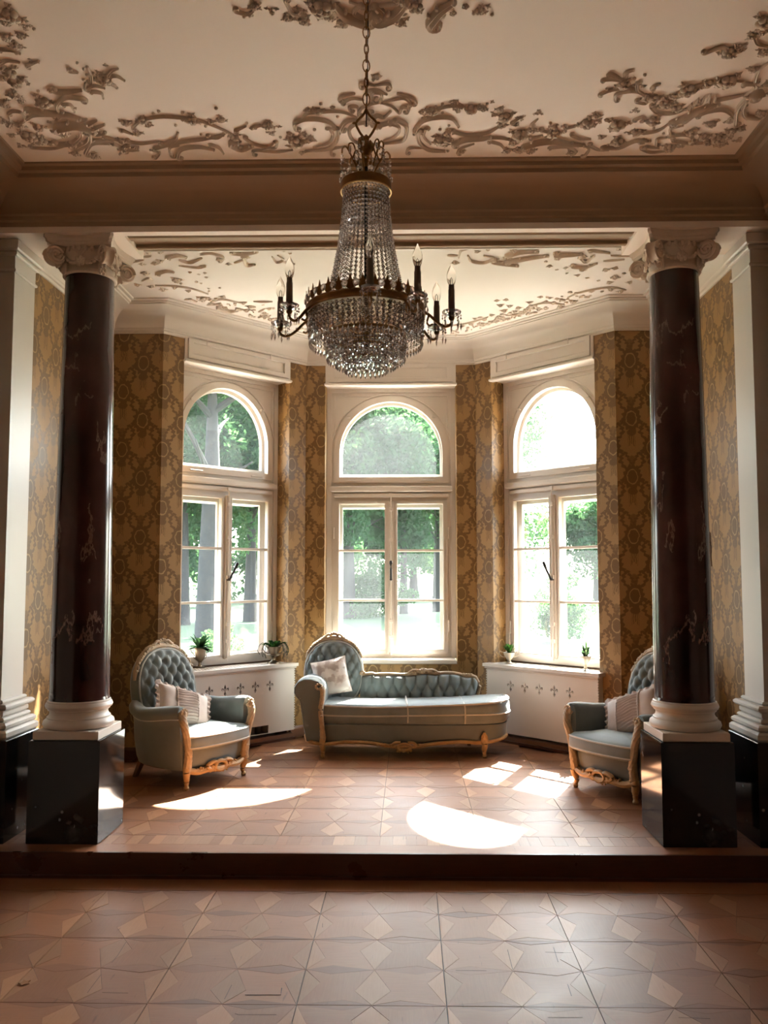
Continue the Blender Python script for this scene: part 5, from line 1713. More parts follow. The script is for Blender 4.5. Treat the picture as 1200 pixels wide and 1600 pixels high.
# ------------------------------------------------------------------ stucco on the ceilings
STROKES = [
 (0,0.009,[(-0.053,3.674),(-0.048,3.643),(-0.022,3.643),(0.014,3.663)]),
 (0,0.009,[(0.088,3.683),(0.077,3.649),(0.021,3.663)]),
 (0,0.009,[(-0.026,3.718),(-0.014,3.7),(0.02,3.694),(0.068,3.733)]),
 (0,0.009,[(-0.005,3.757),(0.008,3.719),(0.023,3.716),(0.041,3.726),(0.044,3.765),(0.031,3.798),(0.008,3.797),(-0.005,3.757)]),
 (0,0.009,[(-0.158,3.774),(-0.141,3.742),(-0.083,3.724)]),
 (0,0.009,[(-0.145,3.794),(-0.097,3.762),(-0.044,3.776)]),
 (0,0.009,[(0.208,3.808),(0.185,3.761),(0.12,3.728)]),
 (0,0.009,[(0.185,3.814),(0.147,3.767),(0.054,3.798)]),
 (0,0.009,[(-0.112,3.869),(-0.113,3.831),(-0.078,3.829),(-0.073,3.884)]),
 (0,0.009,[(-0.074,3.897),(-0.055,3.843),(-0.007,3.81),(0.024,3.804)]),
 (0,0.009,[(0.169,3.882),(0.173,3.847),(0.142,3.84),(0.126,3.888),(0.092,3.832),(0.039,3.804)]),
 (0,0.012,[(-0.023,3.885),(-0.004,3.92),(0.02,3.906),(0.051,3.921),(0.084,3.873)]),
 (0,0.014,[(-0.029,3.941),(-0.007,3.977),(0.025,3.988),(0.073,3.971),(0.114,3.944)]),
 (0,0.013,[(-0.171,4.025),(-0.147,3.967),(-0.117,3.942),(-0.069,3.94)]),
 (0,0.011,[(-0.047,3.969),(-0.095,3.983),(-0.127,4.026),(-0.128,4.102),(-0.098,4.157),(-0.048,4.166)]),
 (0,0.013,[(0.122,3.951),(0.157,3.995),(0.161,4.077),(0.136,4.146),(0.044,4.168)]),
 (0,0.009,[(0.089,3.986),(0.121,4.009),(0.124,4.061),(0.095,4.114),(0.044,4.144)]),
 (0,0.012,[(-0.402,4.02),(-0.395,3.969),(-0.346,3.93),(-0.275,3.933),(-0.222,3.965),(-0.187,4.025)]),
 (0,0.012,[(-0.187,4.025),(-0.201,4.131),(-0.255,4.218),(-0.377,4.24)]),
 (0,0.009,[(-0.228,4.024),(-0.217,4.085),(-0.25,4.162),(-0.329,4.2)]),
 (0,0.012,[(0.202,4.048),(0.241,3.96),(0.304,3.929),(0.383,3.938),(0.424,4.015)]),
 (0,0.012,[(0.218,4.063),(0.228,4.156),(0.28,4.237),(0.366,4.255)]),
 (0,0.009,[(0.259,4.034),(0.252,4.109),(0.287,4.181)]),
 (0,0.009,[(-0.243,4.276),(-0.229,4.218),(-0.134,4.193)]),
 (0,0.009,[(0.161,4.267),(0.178,4.219),(0.246,4.22)]),
 (0,0.009,[(-0.354,3.927),(-0.324,3.881),(-0.269,3.873),(-0.19,3.867),(-0.136,3.882),(-0.084,3.925)]),
 (0,0.009,[(-1.289,4.121),(-1.227,4.144),(-1.14,4.131)]),
 (0,0.011,[(-1.112,4.154),(-1.034,4.104),(-1.007,4.047)]),
 (0,0.011,[(-1.17,4.19),(-1.027,4.133),(-0.895,4.107),(-0.779,4.073)]),
 (0,0.013,[(-1.077,4.285),(-1.03,4.2),(-0.937,4.18),(-0.862,4.214)]),
 (0,0.009,[(-0.862,4.162),(-0.83,4.197),(-0.82,4.258)]),
 (0,0.009,[(-1.107,4.276),(-1.091,4.192),(-1.037,4.17)]),
 (0,0.009,[(-0.859,4.086),(-0.815,4.097),(-0.768,4.059)]),
 (0,0.009,[(-0.677,4.104),(-0.634,4.163),(-0.567,4.187),(-0.524,4.143)]),
 (0,0.009,[(-0.662,4.269),(-0.645,4.223),(-0.537,4.244),(-0.446,4.228)]),
 (0,0.019,[(-0.751,4.161),(-0.712,4.199),(-0.652,4.178)]),
 (0,0.009,[(-1.226,4.001),(-1.156,3.927),(-1.05,3.896),(-0.963,3.905),(-0.9,3.919),(-0.842,3.954),(-0.762,4.031),(-0.72,4.089)]),
 (0,0.009,[(-0.709,4.032),(-0.647,3.992)]),
 (0,0.009,[(-0.602,3.993),(-0.563,3.987)]),
 (0,0.009,[(-1.193,4.29),(-1.16,4.236),(-1.201,4.212)]),
 (0,0.014,[(-1.312,4.187),(-1.283,4.195),(-1.254,4.181)]),
 (0,0.009,[(-0.514,4.151),(-0.534,4.203),(-0.604,4.217)]),
 (0,0.012,[(-1.475,3.676),(-1.41,3.677),(-1.354,3.669)]),
 (0,0.013,[(-1.374,3.735),(-1.451,3.723),(-1.514,3.78),(-1.537,3.839)]),
 (0,0.009,[(-1.486,3.781),(-1.454,3.786),(-1.459,3.846)]),
 (0,0.016,[(-1.668,3.816),(-1.584,3.848),(-1.51,3.865),(-1.455,3.902)]),
 (0,0.01,[(-1.722,3.902),(-1.664,3.872),(-1.551,3.88)]),
 (0,0.024,[(-1.589,3.968),(-1.494,3.954),(-1.43,4.02)]),
 (0,0.01,[(-1.458,3.923),(-1.425,3.913)]),
 (0,0.011,[(-1.435,3.955),(-1.382,3.925)]),
 (0,0.011,[(-1.42,3.993),(-1.355,3.962)]),
 (0,0.014,[(-1.421,4.043),(-1.375,4.033)]),
 (0,0.014,[(-1.668,4.14),(-1.59,4.13),(-1.514,4.063),(-1.493,3.997)]),
 (0,0.019,[(-1.57,4.166),(-1.492,4.109),(-1.46,4.042)]),
 (0,0.012,[(-1.558,4.238),(-1.482,4.138),(-1.396,4.14)]),
 (0,0.009,[(-1.483,4.109),(-1.426,4.105),(-1.369,4.135)]),
 (0,0.009,[(-1.391,4.077),(-1.322,4.124)]),
 (0,0.009,[(-1.367,4.146),(-1.342,4.2),(-1.38,4.254)]),
 (0,0.009,[(-1.279,4.018),(-1.244,4.058)]),
 (0,0.017,[(-1.324,4.183),(-1.259,4.196)]),
 (0,0.009,[(-1.587,3.366),(-1.54,3.375),(-1.516,3.399)]),
 (0,0.009,[(-1.789,3.854),(-1.757,3.835),(-1.722,3.846),(-1.73,3.907),(-1.779,3.943),(-1.808,3.916),(-1.789,3.854)]),
 (0,0.009,[(-1.639,3.47),(-1.596,3.446),(-1.547,3.46)]),
 (0,0.009,[(-1.326,3.661),(-1.283,3.636),(-1.242,3.658)]),
 (0,0.009,[(-1.311,3.679),(-1.272,3.694),(-1.277,3.736)]),
 (0,0.009,[(-1.186,3.565),(-1.15,3.567),(-1.129,3.601)]),
 (0,0.009,[(-1.188,3.556),(-1.158,3.524),(-1.128,3.514)]),
 (0,0.009,[(-1.335,3.656),(-1.313,3.615)]),
 (0,0.009,[(-1.283,3.607),(-1.262,3.546),(-1.259,3.503)]),
 (0,0.009,[(-1.348,3.527),(-1.32,3.538)]),
 (0,0.009,[(-1.523,3.481),(-1.458,3.453)]),
 (0,0.009,[(-1.497,3.662),(-1.468,3.671)]),
 (0,0.009,[(-1.2,3.618),(-1.183,3.654)]),
 (0,0.009,[(-1.819,4.172),(-1.719,4.186),(-1.635,4.164)]),
 (0,0.009,[(0.398,4.064),(0.474,4.094),(0.571,4.078),(0.626,4.024),(0.656,4.005)]),
 (0,0.015,[(0.412,4.175),(0.468,4.134),(0.559,4.126),(0.595,4.113)]),
 (0,0.009,[(0.596,4.124),(0.65,4.128),(0.694,4.149)]),
 (0,0.009,[(0.436,4.281),(0.449,4.227),(0.514,4.185)]),
 (0,0.009,[(0.604,4.163),(0.657,4.196),(0.691,4.27)]),
 (0,0.017,[(0.785,4.207),(0.846,4.171),(0.927,4.157),(1.016,4.187),(1.095,4.205)]),
 (0,0.009,[(0.923,4.229),(1.01,4.223),(1.068,4.278),(1.05,4.319)]),
 (0,0.009,[(1.124,4.32),(1.131,4.254),(1.097,4.213)]),
 (0,0.009,[(1.009,4.109),(1.057,4.144),(1.116,4.15)]),
 (0,0.009,[(0.317,3.853),(0.378,3.834),(0.475,3.847)]),
 (0,0.009,[(0.689,3.984),(0.724,3.945)]),
 (0,0.009,[(0.789,4.008),(0.813,3.958)]),
 (0,0.009,[(0.845,4.061),(0.916,4.092)]),
 (0,0.009,[(0.971,4.041),(1.01,4.03)]),
 (0,0.009,[(0.808,4.136),(0.862,4.114)]),
 (0,0.009,[(1.089,3.597),(1.116,3.614),(1.146,3.637)]),
 (0,0.009,[(1.067,3.636),(1.105,3.637),(1.157,3.655)]),
 (0,0.009,[(1.074,3.752),(1.118,3.717),(1.197,3.701),(1.264,3.744),(1.303,3.781)]),
 (0,0.009,[(1.157,3.802),(1.153,3.748),(1.226,3.731),(1.29,3.762)]),
 (0,0.009,[(1.149,3.598),(1.159,3.582),(1.182,3.572)]),
 (0,0.009,[(1.224,3.673),(1.247,3.732),(1.292,3.768)]),
 (0,0.009,[(1.303,3.709),(1.311,3.689),(1.331,3.675)]),
 (0,0.011,[(1.342,3.856),(1.389,3.905),(1.465,3.916),(1.52,3.885)]),
 (0,0.017,[(1.492,3.989),(1.524,3.963),(1.565,3.911),(1.608,3.867),(1.661,3.837)]),
 (0,0.01,[(1.53,3.872),(1.534,3.841)]),
 (0,0.01,[(1.546,3.835),(1.551,3.798)]),
 (0,0.01,[(1.578,3.823),(1.575,3.786)]),
 (0,0.01,[(1.606,3.824),(1.595,3.769)]),
 (0,0.01,[(1.63,3.812),(1.625,3.775)]),
 (0,0.01,[(1.65,3.806),(1.699,3.789),(1.749,3.772)]),
 (0,0.011,[(1.596,3.938),(1.635,3.902),(1.703,3.891),(1.766,3.941),(1.798,3.995)]),
 (0,0.009,[(1.558,3.997),(1.592,3.925)]),
 (0,0.011,[(1.812,4.022),(1.771,3.89),(1.778,3.793),(1.821,3.761)]),
 (0,0.014,[(1.899,3.964),(1.835,3.949),(1.796,3.89),(1.787,3.815)]),
 (0,0.01,[(1.759,3.661),(1.744,3.578),(1.763,3.53)]),
 (0,0.01,[(1.727,3.683),(1.769,3.686),(1.779,3.719),(1.758,3.778)]),
 (0,0.022,[(1.816,3.749),(1.856,3.744)]),
 (0,0.009,[(1.378,4.097),(1.446,4.07),(1.488,3.989)]),
 (0,0.009,[(1.298,3.969),(1.33,3.952),(1.357,3.983)]),
 (0,0.009,[(1.517,4.114),(1.503,4.057),(1.554,4.031)]),
 (0,0.009,[(1.523,4.121),(1.591,4.118),(1.646,4.145)]),
 (0,0.009,[(1.432,4.229),(1.499,4.245)]),
 (0,0.009,[(1.474,4.215),(1.464,4.156),(1.506,4.142)]),
 (0,0.013,[(1.211,4.225),(1.283,4.23),(1.352,4.168),(1.43,4.17)]),
 (0,0.009,[(1.46,3.453),(1.516,3.414),(1.572,3.443),(1.616,3.394)]),
 (0,0.009,[(1.433,3.771),(1.474,3.725),(1.534,3.679),(1.635,3.659),(1.713,3.666)]),
 (0,0.009,[(1.406,4.251),(1.473,4.291),(1.548,4.277)]),
 (0,0.009,[(1.632,3.356),(1.661,3.395),(1.714,3.416)]),
 (0,0.009,[(1.121,4.208),(1.178,4.254),(1.236,4.263)]),
 (0,0.009,[(1.547,4.172),(1.666,4.204),(1.811,4.177)]),
 (0,0.009,[(1.263,3.817),(1.31,3.83),(1.31,3.805)]),
 (0,0.022,[(0.259,3.228),(0.281,3.187),(0.303,3.154),(0.351,3.109)]),
 (0,0.024,[(0.063,3.21),(0.119,3.177),(0.166,3.106)]),
 (0,0.022,[(-0.004,3.23),(-0.085,3.183),(-0.126,3.119)]),
 (0,0.009,[(-0.315,3.096),(-0.297,3.162),(-0.244,3.184)]),
 (0,0.009,[(-0.522,3.151),(-0.473,3.165),(-0.417,3.107)]),
 (0,0.011,[(-0.026,3.128),(-0.047,3.167),(-0.012,3.202),(0.006,3.209)]),
 (0,0.011,[(0.047,3.129),(0.068,3.17),(0.03,3.203)]),
 (0,0.009,[(0.12,3.118),(0.01,3.135),(-0.061,3.107)]),
 (1,0.009,[(-1.819,5.751),(-1.719,5.711)]),
 (1,0.009,[(-1.702,5.657),(-1.645,5.644)]),
 (1,0.015,[(-1.533,5.66),(-1.45,5.63),(-1.402,5.668)]),
 (1,0.012,[(-1.465,5.722),(-1.401,5.765),(-1.297,5.692)]),
 (1,0.011,[(-1.29,5.625),(-1.211,5.6),(-1.142,5.669),(-1.18,5.764),(-1.197,5.722)]),
 (1,0.017,[(-1.051,5.59),(-0.971,5.61),(-0.882,5.581)]),
 (1,0.014,[(-0.994,5.672),(-1.003,5.824),(-0.942,5.817)]),
 (1,0.009,[(-0.793,5.676),(-0.778,5.778),(-0.722,5.732),(-0.748,5.655)]),
 (1,0.009,[(-0.733,5.765),(-0.653,5.812)]),
 (1,0.009,[(-1.495,5.828),(-1.363,5.868),(-1.31,5.832)]),
 (1,0.014,[(-1.704,5.976),(-1.622,5.927),(-1.573,5.949)]),
 (1,0.009,[(-1.791,6.225),(-1.643,6.238),(-1.521,6.306),(-1.433,6.427)]),
 (1,0.009,[(-1.451,6.604),(-1.341,6.552),(-1.213,6.646)]),
 (1,0.017,[(-1.424,6.754),(-1.355,6.84),(-1.277,6.834)]),
 (1,0.009,[(-1.096,6.612),(-0.949,6.622)]),
 (1,0.009,[(-1.107,6.877),(-1.042,6.8)]),
 (1,0.009,[(-1.865,6.127),(-1.799,6.066),(-1.778,6.107)]),
 (1,0.009,[(-1.081,5.78),(-1.005,5.726)]),
 (1,0.01,[(0.531,5.72),(0.538,5.591),(0.59,5.56)]),
 (1,0.012,[(0.592,5.682),(0.626,5.782),(0.719,5.808),(0.776,5.725),(0.708,5.684)]),
 (1,0.009,[(0.452,5.679),(0.516,5.687)]),
 (1,0.02,[(0.872,5.671),(0.953,5.612),(1.073,5.611)]),
 (1,0.018,[(0.886,5.787),(1.021,5.73),(1.156,5.694)]),
 (1,0.018,[(0.782,5.785),(0.865,5.828),(0.969,5.875)]),
 (1,0.017,[(1.217,5.679),(1.318,5.674),(1.392,5.666)]),
 (1,0.015,[(1.393,5.731),(1.447,5.806),(1.482,5.7)]),
 (1,0.014,[(1.454,5.603),(1.579,5.654)]),
 (1,0.014,[(1.375,5.901),(1.47,5.91),(1.534,5.845)]),
 (1,0.009,[(1.483,5.974),(1.487,5.868)]),
 (1,0.009,[(1.465,6.57),(1.554,6.437),(1.745,6.339),(1.889,6.403)]),
 (1,0.009,[(1.604,5.703),(1.747,5.712)]),
 (1,0.009,[(1.576,5.802),(1.713,5.778)]),
 (1,0.009,[(1.226,6.733),(1.324,6.69),(1.467,6.738)]),
 (1,0.01,[(0.986,7.01),(1.137,6.965),(1.221,6.801)]),
 (1,0.009,[(0.53,7.307),(0.719,7.206),(0.866,7.057)]),
]
BLOOMS = [
 (0,0.024,3.602,0.019),(0,0.035,3.584,0.012),(0,0.01,3.62,0.013),(0,-0.411,4.143,0.047),(0,-0.337,4.121,0.026),(0,-0.444,4.111,0.026),(0,-0.365,4.082,0.023),
 (0,-0.447,4.19,0.021),(0,-0.306,4.03,0.014),(0,-0.4,4.256,0.017),(0,0.336,4.142,0.036),(0,0.374,4.081,0.025),(0,0.363,4.19,0.021),(0,0.375,4.007,0.012),
 (0,-0.318,3.858,0.018),(0,-0.268,3.866,0.027),(0,-0.195,3.84,0.015),(0,-0.25,3.805,0.014),(0,-0.178,3.916,0.012),(0,0.232,3.89,0.015),(0,0.283,3.877,0.027),
 (0,0.335,3.817,0.012),(0,0.392,3.811,0.019),(0,0.411,3.873,0.018),(0,0.012,4.014,0.022),(0,0.021,3.759,0.013),(0,-0.183,4.07,0.014),(0,0.201,4.085,0.014),
 (0,-1.149,3.928,0.029),(0,-1.217,4.043,0.025),(0,-1.138,3.975,0.019),(0,-1.047,3.851,0.013),(0,-1.079,3.87,0.012),(0,-0.934,3.866,0.014),(0,-0.902,3.926,0.038),
 (0,-0.814,3.948,0.019),(0,-0.761,3.929,0.026),(0,-0.761,3.831,0.014),(0,-0.85,3.988,0.013),(0,-0.999,3.978,0.012),(0,-0.726,4.096,0.027),(0,-0.638,3.965,0.012),
 (0,-0.621,4.013,0.016),(0,-0.537,3.987,0.033),(0,-0.483,4.002,0.016),(0,-0.531,4.064,0.019),(0,-0.49,4.1,0.012),(0,-0.418,4.138,0.039),(0,-0.439,4.066,0.017),
 (0,-0.38,4.081,0.019),(0,-0.4,4.267,0.014),(0,-1.232,3.953,0.019),(0,-0.768,4.059,0.015),(0,-1.105,4.268,0.012),(0,-0.892,4.064,0.012),(0,-1.573,3.759,0.044),
 (0,-1.223,3.59,0.039),(0,-1.226,3.555,0.021),(0,-1.686,3.7,0.03),(0,-1.626,3.53,0.036),(0,-1.633,3.6,0.037),(0,-1.584,3.623,0.015),(0,-1.587,3.579,0.018),
 (0,-1.488,3.461,0.018),(0,-1.439,3.155,0.044),(0,-1.484,3.203,0.019),(0,-1.411,3.23,0.02),(0,-1.43,3.212,0.017),(0,-1.382,3.241,0.012),(0,-1.457,3.284,0.021),
 (0,-1.524,3.291,0.026),(0,-1.51,3.344,0.027),(0,-1.519,3.321,0.017),(0,-1.769,3.765,0.031),(0,-1.68,3.757,0.019),(0,-1.586,3.706,0.015),(0,-1.498,3.657,0.012),
 (0,-1.56,3.674,0.012),(0,-1.293,3.469,0.012),(0,-1.26,3.499,0.012),(0,-1.281,3.514,0.012),(0,-1.253,3.542,0.013),(0,-1.284,3.554,0.012),(0,-1.314,3.589,0.012),
 (0,-1.175,3.49,0.015),(0,-1.184,3.656,0.012),(0,-1.203,3.618,0.012),(0,-1.696,3.982,0.03),(0,-1.779,4.058,0.045),(0,-1.739,4.104,0.037),(0,-1.804,4.046,0.023),
 (0,-1.87,4.056,0.018),(0,-1.87,4.16,0.021),(0,-1.696,4.134,0.024),(0,-1.614,4.237,0.025),(0,-1.599,4.05,0.027),(0,-1.637,4.038,0.012),(0,-1.523,4.263,0.029),
 (0,-1.32,4.118,0.024),(0,-1.243,3.949,0.026),(0,-1.647,3.487,0.029),(0,-1.679,3.572,0.022),(0,-1.581,3.493,0.016),(0,-1.854,3.915,0.027),(0,-1.834,3.958,0.024),
 (0,-1.781,3.959,0.024),(0,-1.529,3.395,0.014),(0,-1.622,3.936,0.016),(0,-1.576,3.91,0.019),(0,-1.449,3.816,0.017),(0,-1.785,4.132,0.02),(0,0.287,3.877,0.033),
 (0,0.256,3.932,0.02),(0,0.236,3.89,0.016),(0,0.392,3.818,0.021),(0,0.335,3.824,0.012),(0,0.411,3.873,0.02),(0,0.338,3.892,0.012),(0,0.476,3.86,0.037),
 (0,0.535,3.862,0.022),(0,0.55,3.821,0.012),(0,0.572,3.808,0.016),(0,0.617,3.87,0.02),(0,0.594,3.911,0.018),(0,0.648,3.933,0.038),(0,0.641,4.012,0.025),
 (0,0.729,3.949,0.02),(0,0.712,4.006,0.018),(0,0.745,4.096,0.046),(0,0.725,4.166,0.031),(0,0.799,4.052,0.029),(0,0.698,4.254,0.026),(0,0.766,4.255,0.026),
 (0,0.736,4.254,0.015),(0,0.823,4.264,0.027),(0,0.809,3.908,0.02),(0,0.914,4.085,0.039),(0,0.883,3.995,0.014),(0,0.909,4.032,0.02),(0,0.952,4.026,0.015),
 (0,0.973,4.071,0.014),(0,1.067,3.999,0.043),(0,1.097,3.935,0.024),(0,1.12,3.985,0.02),(0,0.34,4.142,0.041),(0,0.377,4.051,0.015),(0,0.377,4.143,0.027),
 (0,0.332,4.043,0.014),(0,0.383,4.255,0.013),(0,0.456,4.265,0.019),(0,1.043,4.282,0.024),(0,1.089,3.597,0.012),(0,1.067,3.636,0.012),(0,1.074,3.752,0.012),
 (0,1.096,3.711,0.012),(0,1.117,3.729,0.012),(0,1.203,3.633,0.013),(0,1.242,3.606,0.013),(0,1.233,3.656,0.012),(0,1.213,3.684,0.012),(0,1.261,3.697,0.016),
 (0,1.159,3.796,0.014),(0,1.167,3.678,0.034),(0,1.177,3.638,0.02),(0,1.301,3.787,0.026),(0,1.34,3.788,0.032),(0,1.279,3.899,0.019),(0,1.41,3.832,0.038),
 (0,1.475,3.877,0.029),(0,1.39,3.98,0.039),(0,1.474,3.725,0.046),(0,1.433,3.771,0.026),(0,1.221,4.017,0.046),(0,1.342,4.089,0.029),(0,1.261,4.174,0.038),
 (0,1.555,3.68,0.028),(0,1.635,3.659,0.046),(0,1.603,3.681,0.026),(0,1.621,4.095,0.032),(0,1.697,4.139,0.03),(0,1.692,4.02,0.03),(0,1.555,4.247,0.035),
 (0,1.817,4.091,0.03),(0,1.775,4.162,0.039),(0,1.818,4.134,0.03),(0,1.859,4.064,0.024),(0,1.807,4.207,0.031),(0,1.739,4.191,0.029),(0,1.661,4.189,0.028),
 (0,1.608,4.218,0.024),(0,1.563,3.453,0.037),(0,1.6,3.434,0.023),(0,1.47,3.446,0.016),(0,1.455,3.456,0.012),(0,1.615,3.346,0.022),(0,1.632,3.253,0.043),
 (0,1.649,3.323,0.022),(0,1.712,3.456,0.027),(0,1.717,3.577,0.023),(0,1.889,4.179,0.021),(0,1.302,4.095,0.018),(0,1.17,4.135,0.018),(0,1.159,3.975,0.015),
 (0,1.9,3.931,0.026),(0,1.775,3.994,0.022),(0,1.828,3.697,0.028),(0,1.334,3.992,0.013),(0,1.415,4.053,0.012),(0,1.48,4.106,0.012),(0,1.387,4.18,0.024),
 (0,1.548,3.86,0.013),(0,-0.47,3.172,0.017),(0,-0.496,3.185,0.012),(0,-0.379,3.154,0.02),(0,-0.32,3.196,0.022),(0,-0.256,3.211,0.027),(0,-0.178,3.138,0.049),
 (0,-0.209,3.124,0.024),(0,-0.151,3.192,0.025),(0,-0.098,3.228,0.03),(0,-0.046,3.222,0.012),(0,0.137,3.233,0.025),(0,0.165,3.212,0.017),(0,0.198,3.139,0.034),
 (0,0.399,3.143,0.017),(0,0.46,3.167,0.024),(0,0.509,3.192,0.012),(0,0.49,3.145,0.017),(0,0.434,3.184,0.012),(0,0.351,3.182,0.017),(0,0.024,3.233,0.022),
 (0,0.004,3.251,0.015),(0,0.017,3.182,0.024),(0,-0.268,3.156,0.022),(0,-0.443,3.126,0.022),(0,0.081,3.234,0.012),(1,-1.645,5.578,0.028),(1,-1.562,5.58,0.025),
 (1,-1.757,5.794,0.026),(1,-1.661,5.782,0.029),(1,-1.61,5.741,0.031),(1,-1.791,5.968,0.035),(1,-1.596,6.111,0.047),(1,-1.453,5.961,0.019),(1,-1.761,6.318,0.035),
 (1,-1.663,6.287,0.025),(1,-1.57,6.356,0.025),(1,-1.495,6.531,0.049),(1,-1.329,6.499,0.029),(1,-1.189,6.647,0.029),(1,-1.157,6.741,0.035),(1,-1.201,6.836,0.036),
 (1,-1.256,6.796,0.024),(1,-1.32,6.681,0.02),(1,-1.076,6.998,0.042),(1,-1.038,7.081,0.037),(1,-1.062,6.917,0.03),(1,-1.306,6.294,0.018),(1,-1.398,6.309,0.018),
 (1,-1.398,6.007,0.019),(1,-1.346,5.978,0.019),(1,-1.455,6.161,0.018),(1,-1.428,6.194,0.019),(1,-1.357,6.069,0.018),(1,-1.13,5.807,0.023),(1,-1.056,5.767,0.021),
 (1,-1.176,5.722,0.031),(1,-1.324,5.846,0.026),(1,-1.456,6.678,0.026),(1,-1.39,6.661,0.022),(1,-1.361,6.755,0.021),(1,-1.004,6.801,0.027),(1,-1.038,6.706,0.02),
 (1,-1.584,6.19,0.019),(1,-1.928,6.215,0.031),(1,-1.834,6.25,0.028),(1,-0.659,5.625,0.02),(1,-0.695,5.585,0.017),(1,0.51,5.813,0.031),(1,0.651,5.618,0.024),
 (1,0.724,5.588,0.021),(1,0.906,5.592,0.03),(1,1.235,5.745,0.034),(1,1.162,5.81,0.02),(1,1.203,5.897,0.024),(1,1.269,5.969,0.021),(1,1.329,5.935,0.022),
 (1,1.372,5.883,0.028),(1,1.457,5.973,0.029),(1,1.735,6.125,0.04),(1,1.721,6.24,0.027),(1,1.857,6.443,0.031),(1,1.626,6.438,0.024),(1,1.529,6.672,0.039),
 (1,1.631,5.977,0.029),(1,1.689,5.942,0.029),(1,1.784,6.052,0.021),(1,1.633,5.591,0.025),(1,1.174,6.687,0.028),(1,1.357,6.043,0.019),(1,1.445,6.082,0.023),
 (1,1.533,6.14,0.02),(1,1.628,6.199,0.02),(1,0.899,6.636,0.024),(1,0.971,6.616,0.024),(1,0.942,6.749,0.032),(1,1.02,6.774,0.028),(1,1.102,6.822,0.032),
 (1,1.17,6.87,0.029),(1,1.084,6.916,0.029),(1,0.988,6.89,0.036),(1,0.96,7.059,0.033),(1,1.046,7.111,0.03),(1,0.892,7.008,0.026),(1,0.841,7.132,0.03),
 (1,0.926,7.185,0.026),(1,0.759,7.105,0.026),(1,0.739,7.259,0.026),(1,0.823,7.287,0.025),(1,0.661,7.31,0.026),(1,1.243,6.557,0.024),(1,1.32,6.58,0.024),
 (1,1.383,6.603,0.024),(1,1.305,6.667,0.028),(1,1.372,6.713,0.025),(1,1.449,6.806,0.036),(1,1.278,6.872,0.025),(1,1.335,6.85,0.023),(1,1.23,6.967,0.022),
 (1,1.774,6.4,0.028),(1,1.712,6.44,0.021),(1,1.875,6.243,0.027),]

def rose_mesh(seed):
    rnd = random.Random(seed)
    mb = MB()
    for k in range(5):
        a = 2 * pi * k / 5 + seed
        mb.ball((cos(a) * 0.58, sin(a) * 0.58, -0.22), (0.46, 0.46, 0.30), 6, 4)
    for k in range(3):
        a = 2 * pi * k / 3 + seed * 2
        mb.ball((cos(a) * 0.26, sin(a) * 0.26, -0.50), (0.30, 0.30, 0.24), 6, 4)
    return mb.mesh('stucco_rose', M['stucco'], 60)
def leaf_cluster_mesh(seed):
    rnd = random.Random(seed)
    mb = MB()
    for k in range(4):
        a = 2 * pi * k / 4 + rnd.uniform(-.4, .4)
        L = rnd.uniform(0.85, 1.15)
        d = Vector((cos(a), sin(a), 0))
        n = Vector((-sin(a), cos(a), 0))
        b = d * 0.1
        pts = [b, b + d * L * 0.45 + n * 0.30, b + d * L, b + d * L * 0.45 - n * 0.30]
        top = b + d * L * 0.45
        vs = [tuple(p + Vector((0, 0, -0.02))) for p in pts] + [(top.x, top.y, -0.42)] 
        mb.add(vs, [(0, 1, 4), (1, 2, 4), (2, 3, 4), (3, 0, 4)])
    mb.ball((0, 0, -0.25), (0.3, 0.3, 0.3), 6, 4)
    return mb.mesh('stucco_leaves', M['stucco'], 30)
def bud_mesh():
    return MB().ball((0, 0, -0.35), (0.9, 0.9, 0.75), 8, 5).mesh('stucco_bud', M['stucco'], 60)
ROSES = [rose_mesh(1), rose_mesh(2)]
LEAVES = [leaf_cluster_mesh(3), leaf_cluster_mesh(4)]
BUD = bud_mesh()
srnd = random.Random(17)
def scroll_tube(pts, rad, n=10):
    """grooved strip: two ridges along the stroke"""
    mb = MB()
    rings = []
    m = len(pts)
    for i in range(m):
        t = (pts[min(i + 1, m - 1)] - pts[max(i - 1, 0)])
        t = Vector((t.x, t.y, 0)).normalized() if t.length > 1e-9 else Vector((1, 0, 0))
        nn = Vector((-t.y, t.x, 0))
        prof = [(-1.0, 0.55), (-0.92, -0.35), (-0.62, -0.80), (-0.30, -0.62), (-0.10, -0.30), (0.12, -0.75), (0.45, -1.05), (0.80, -0.75), (1.0, -0.10), (0.95, 0.55)]
        rings.append([tuple(pts[i] + nn * a * rad[i] + Vector((0, 0, b * rad[i] * 1.15))) for a, b in prof])
    return mb.loft(rings)
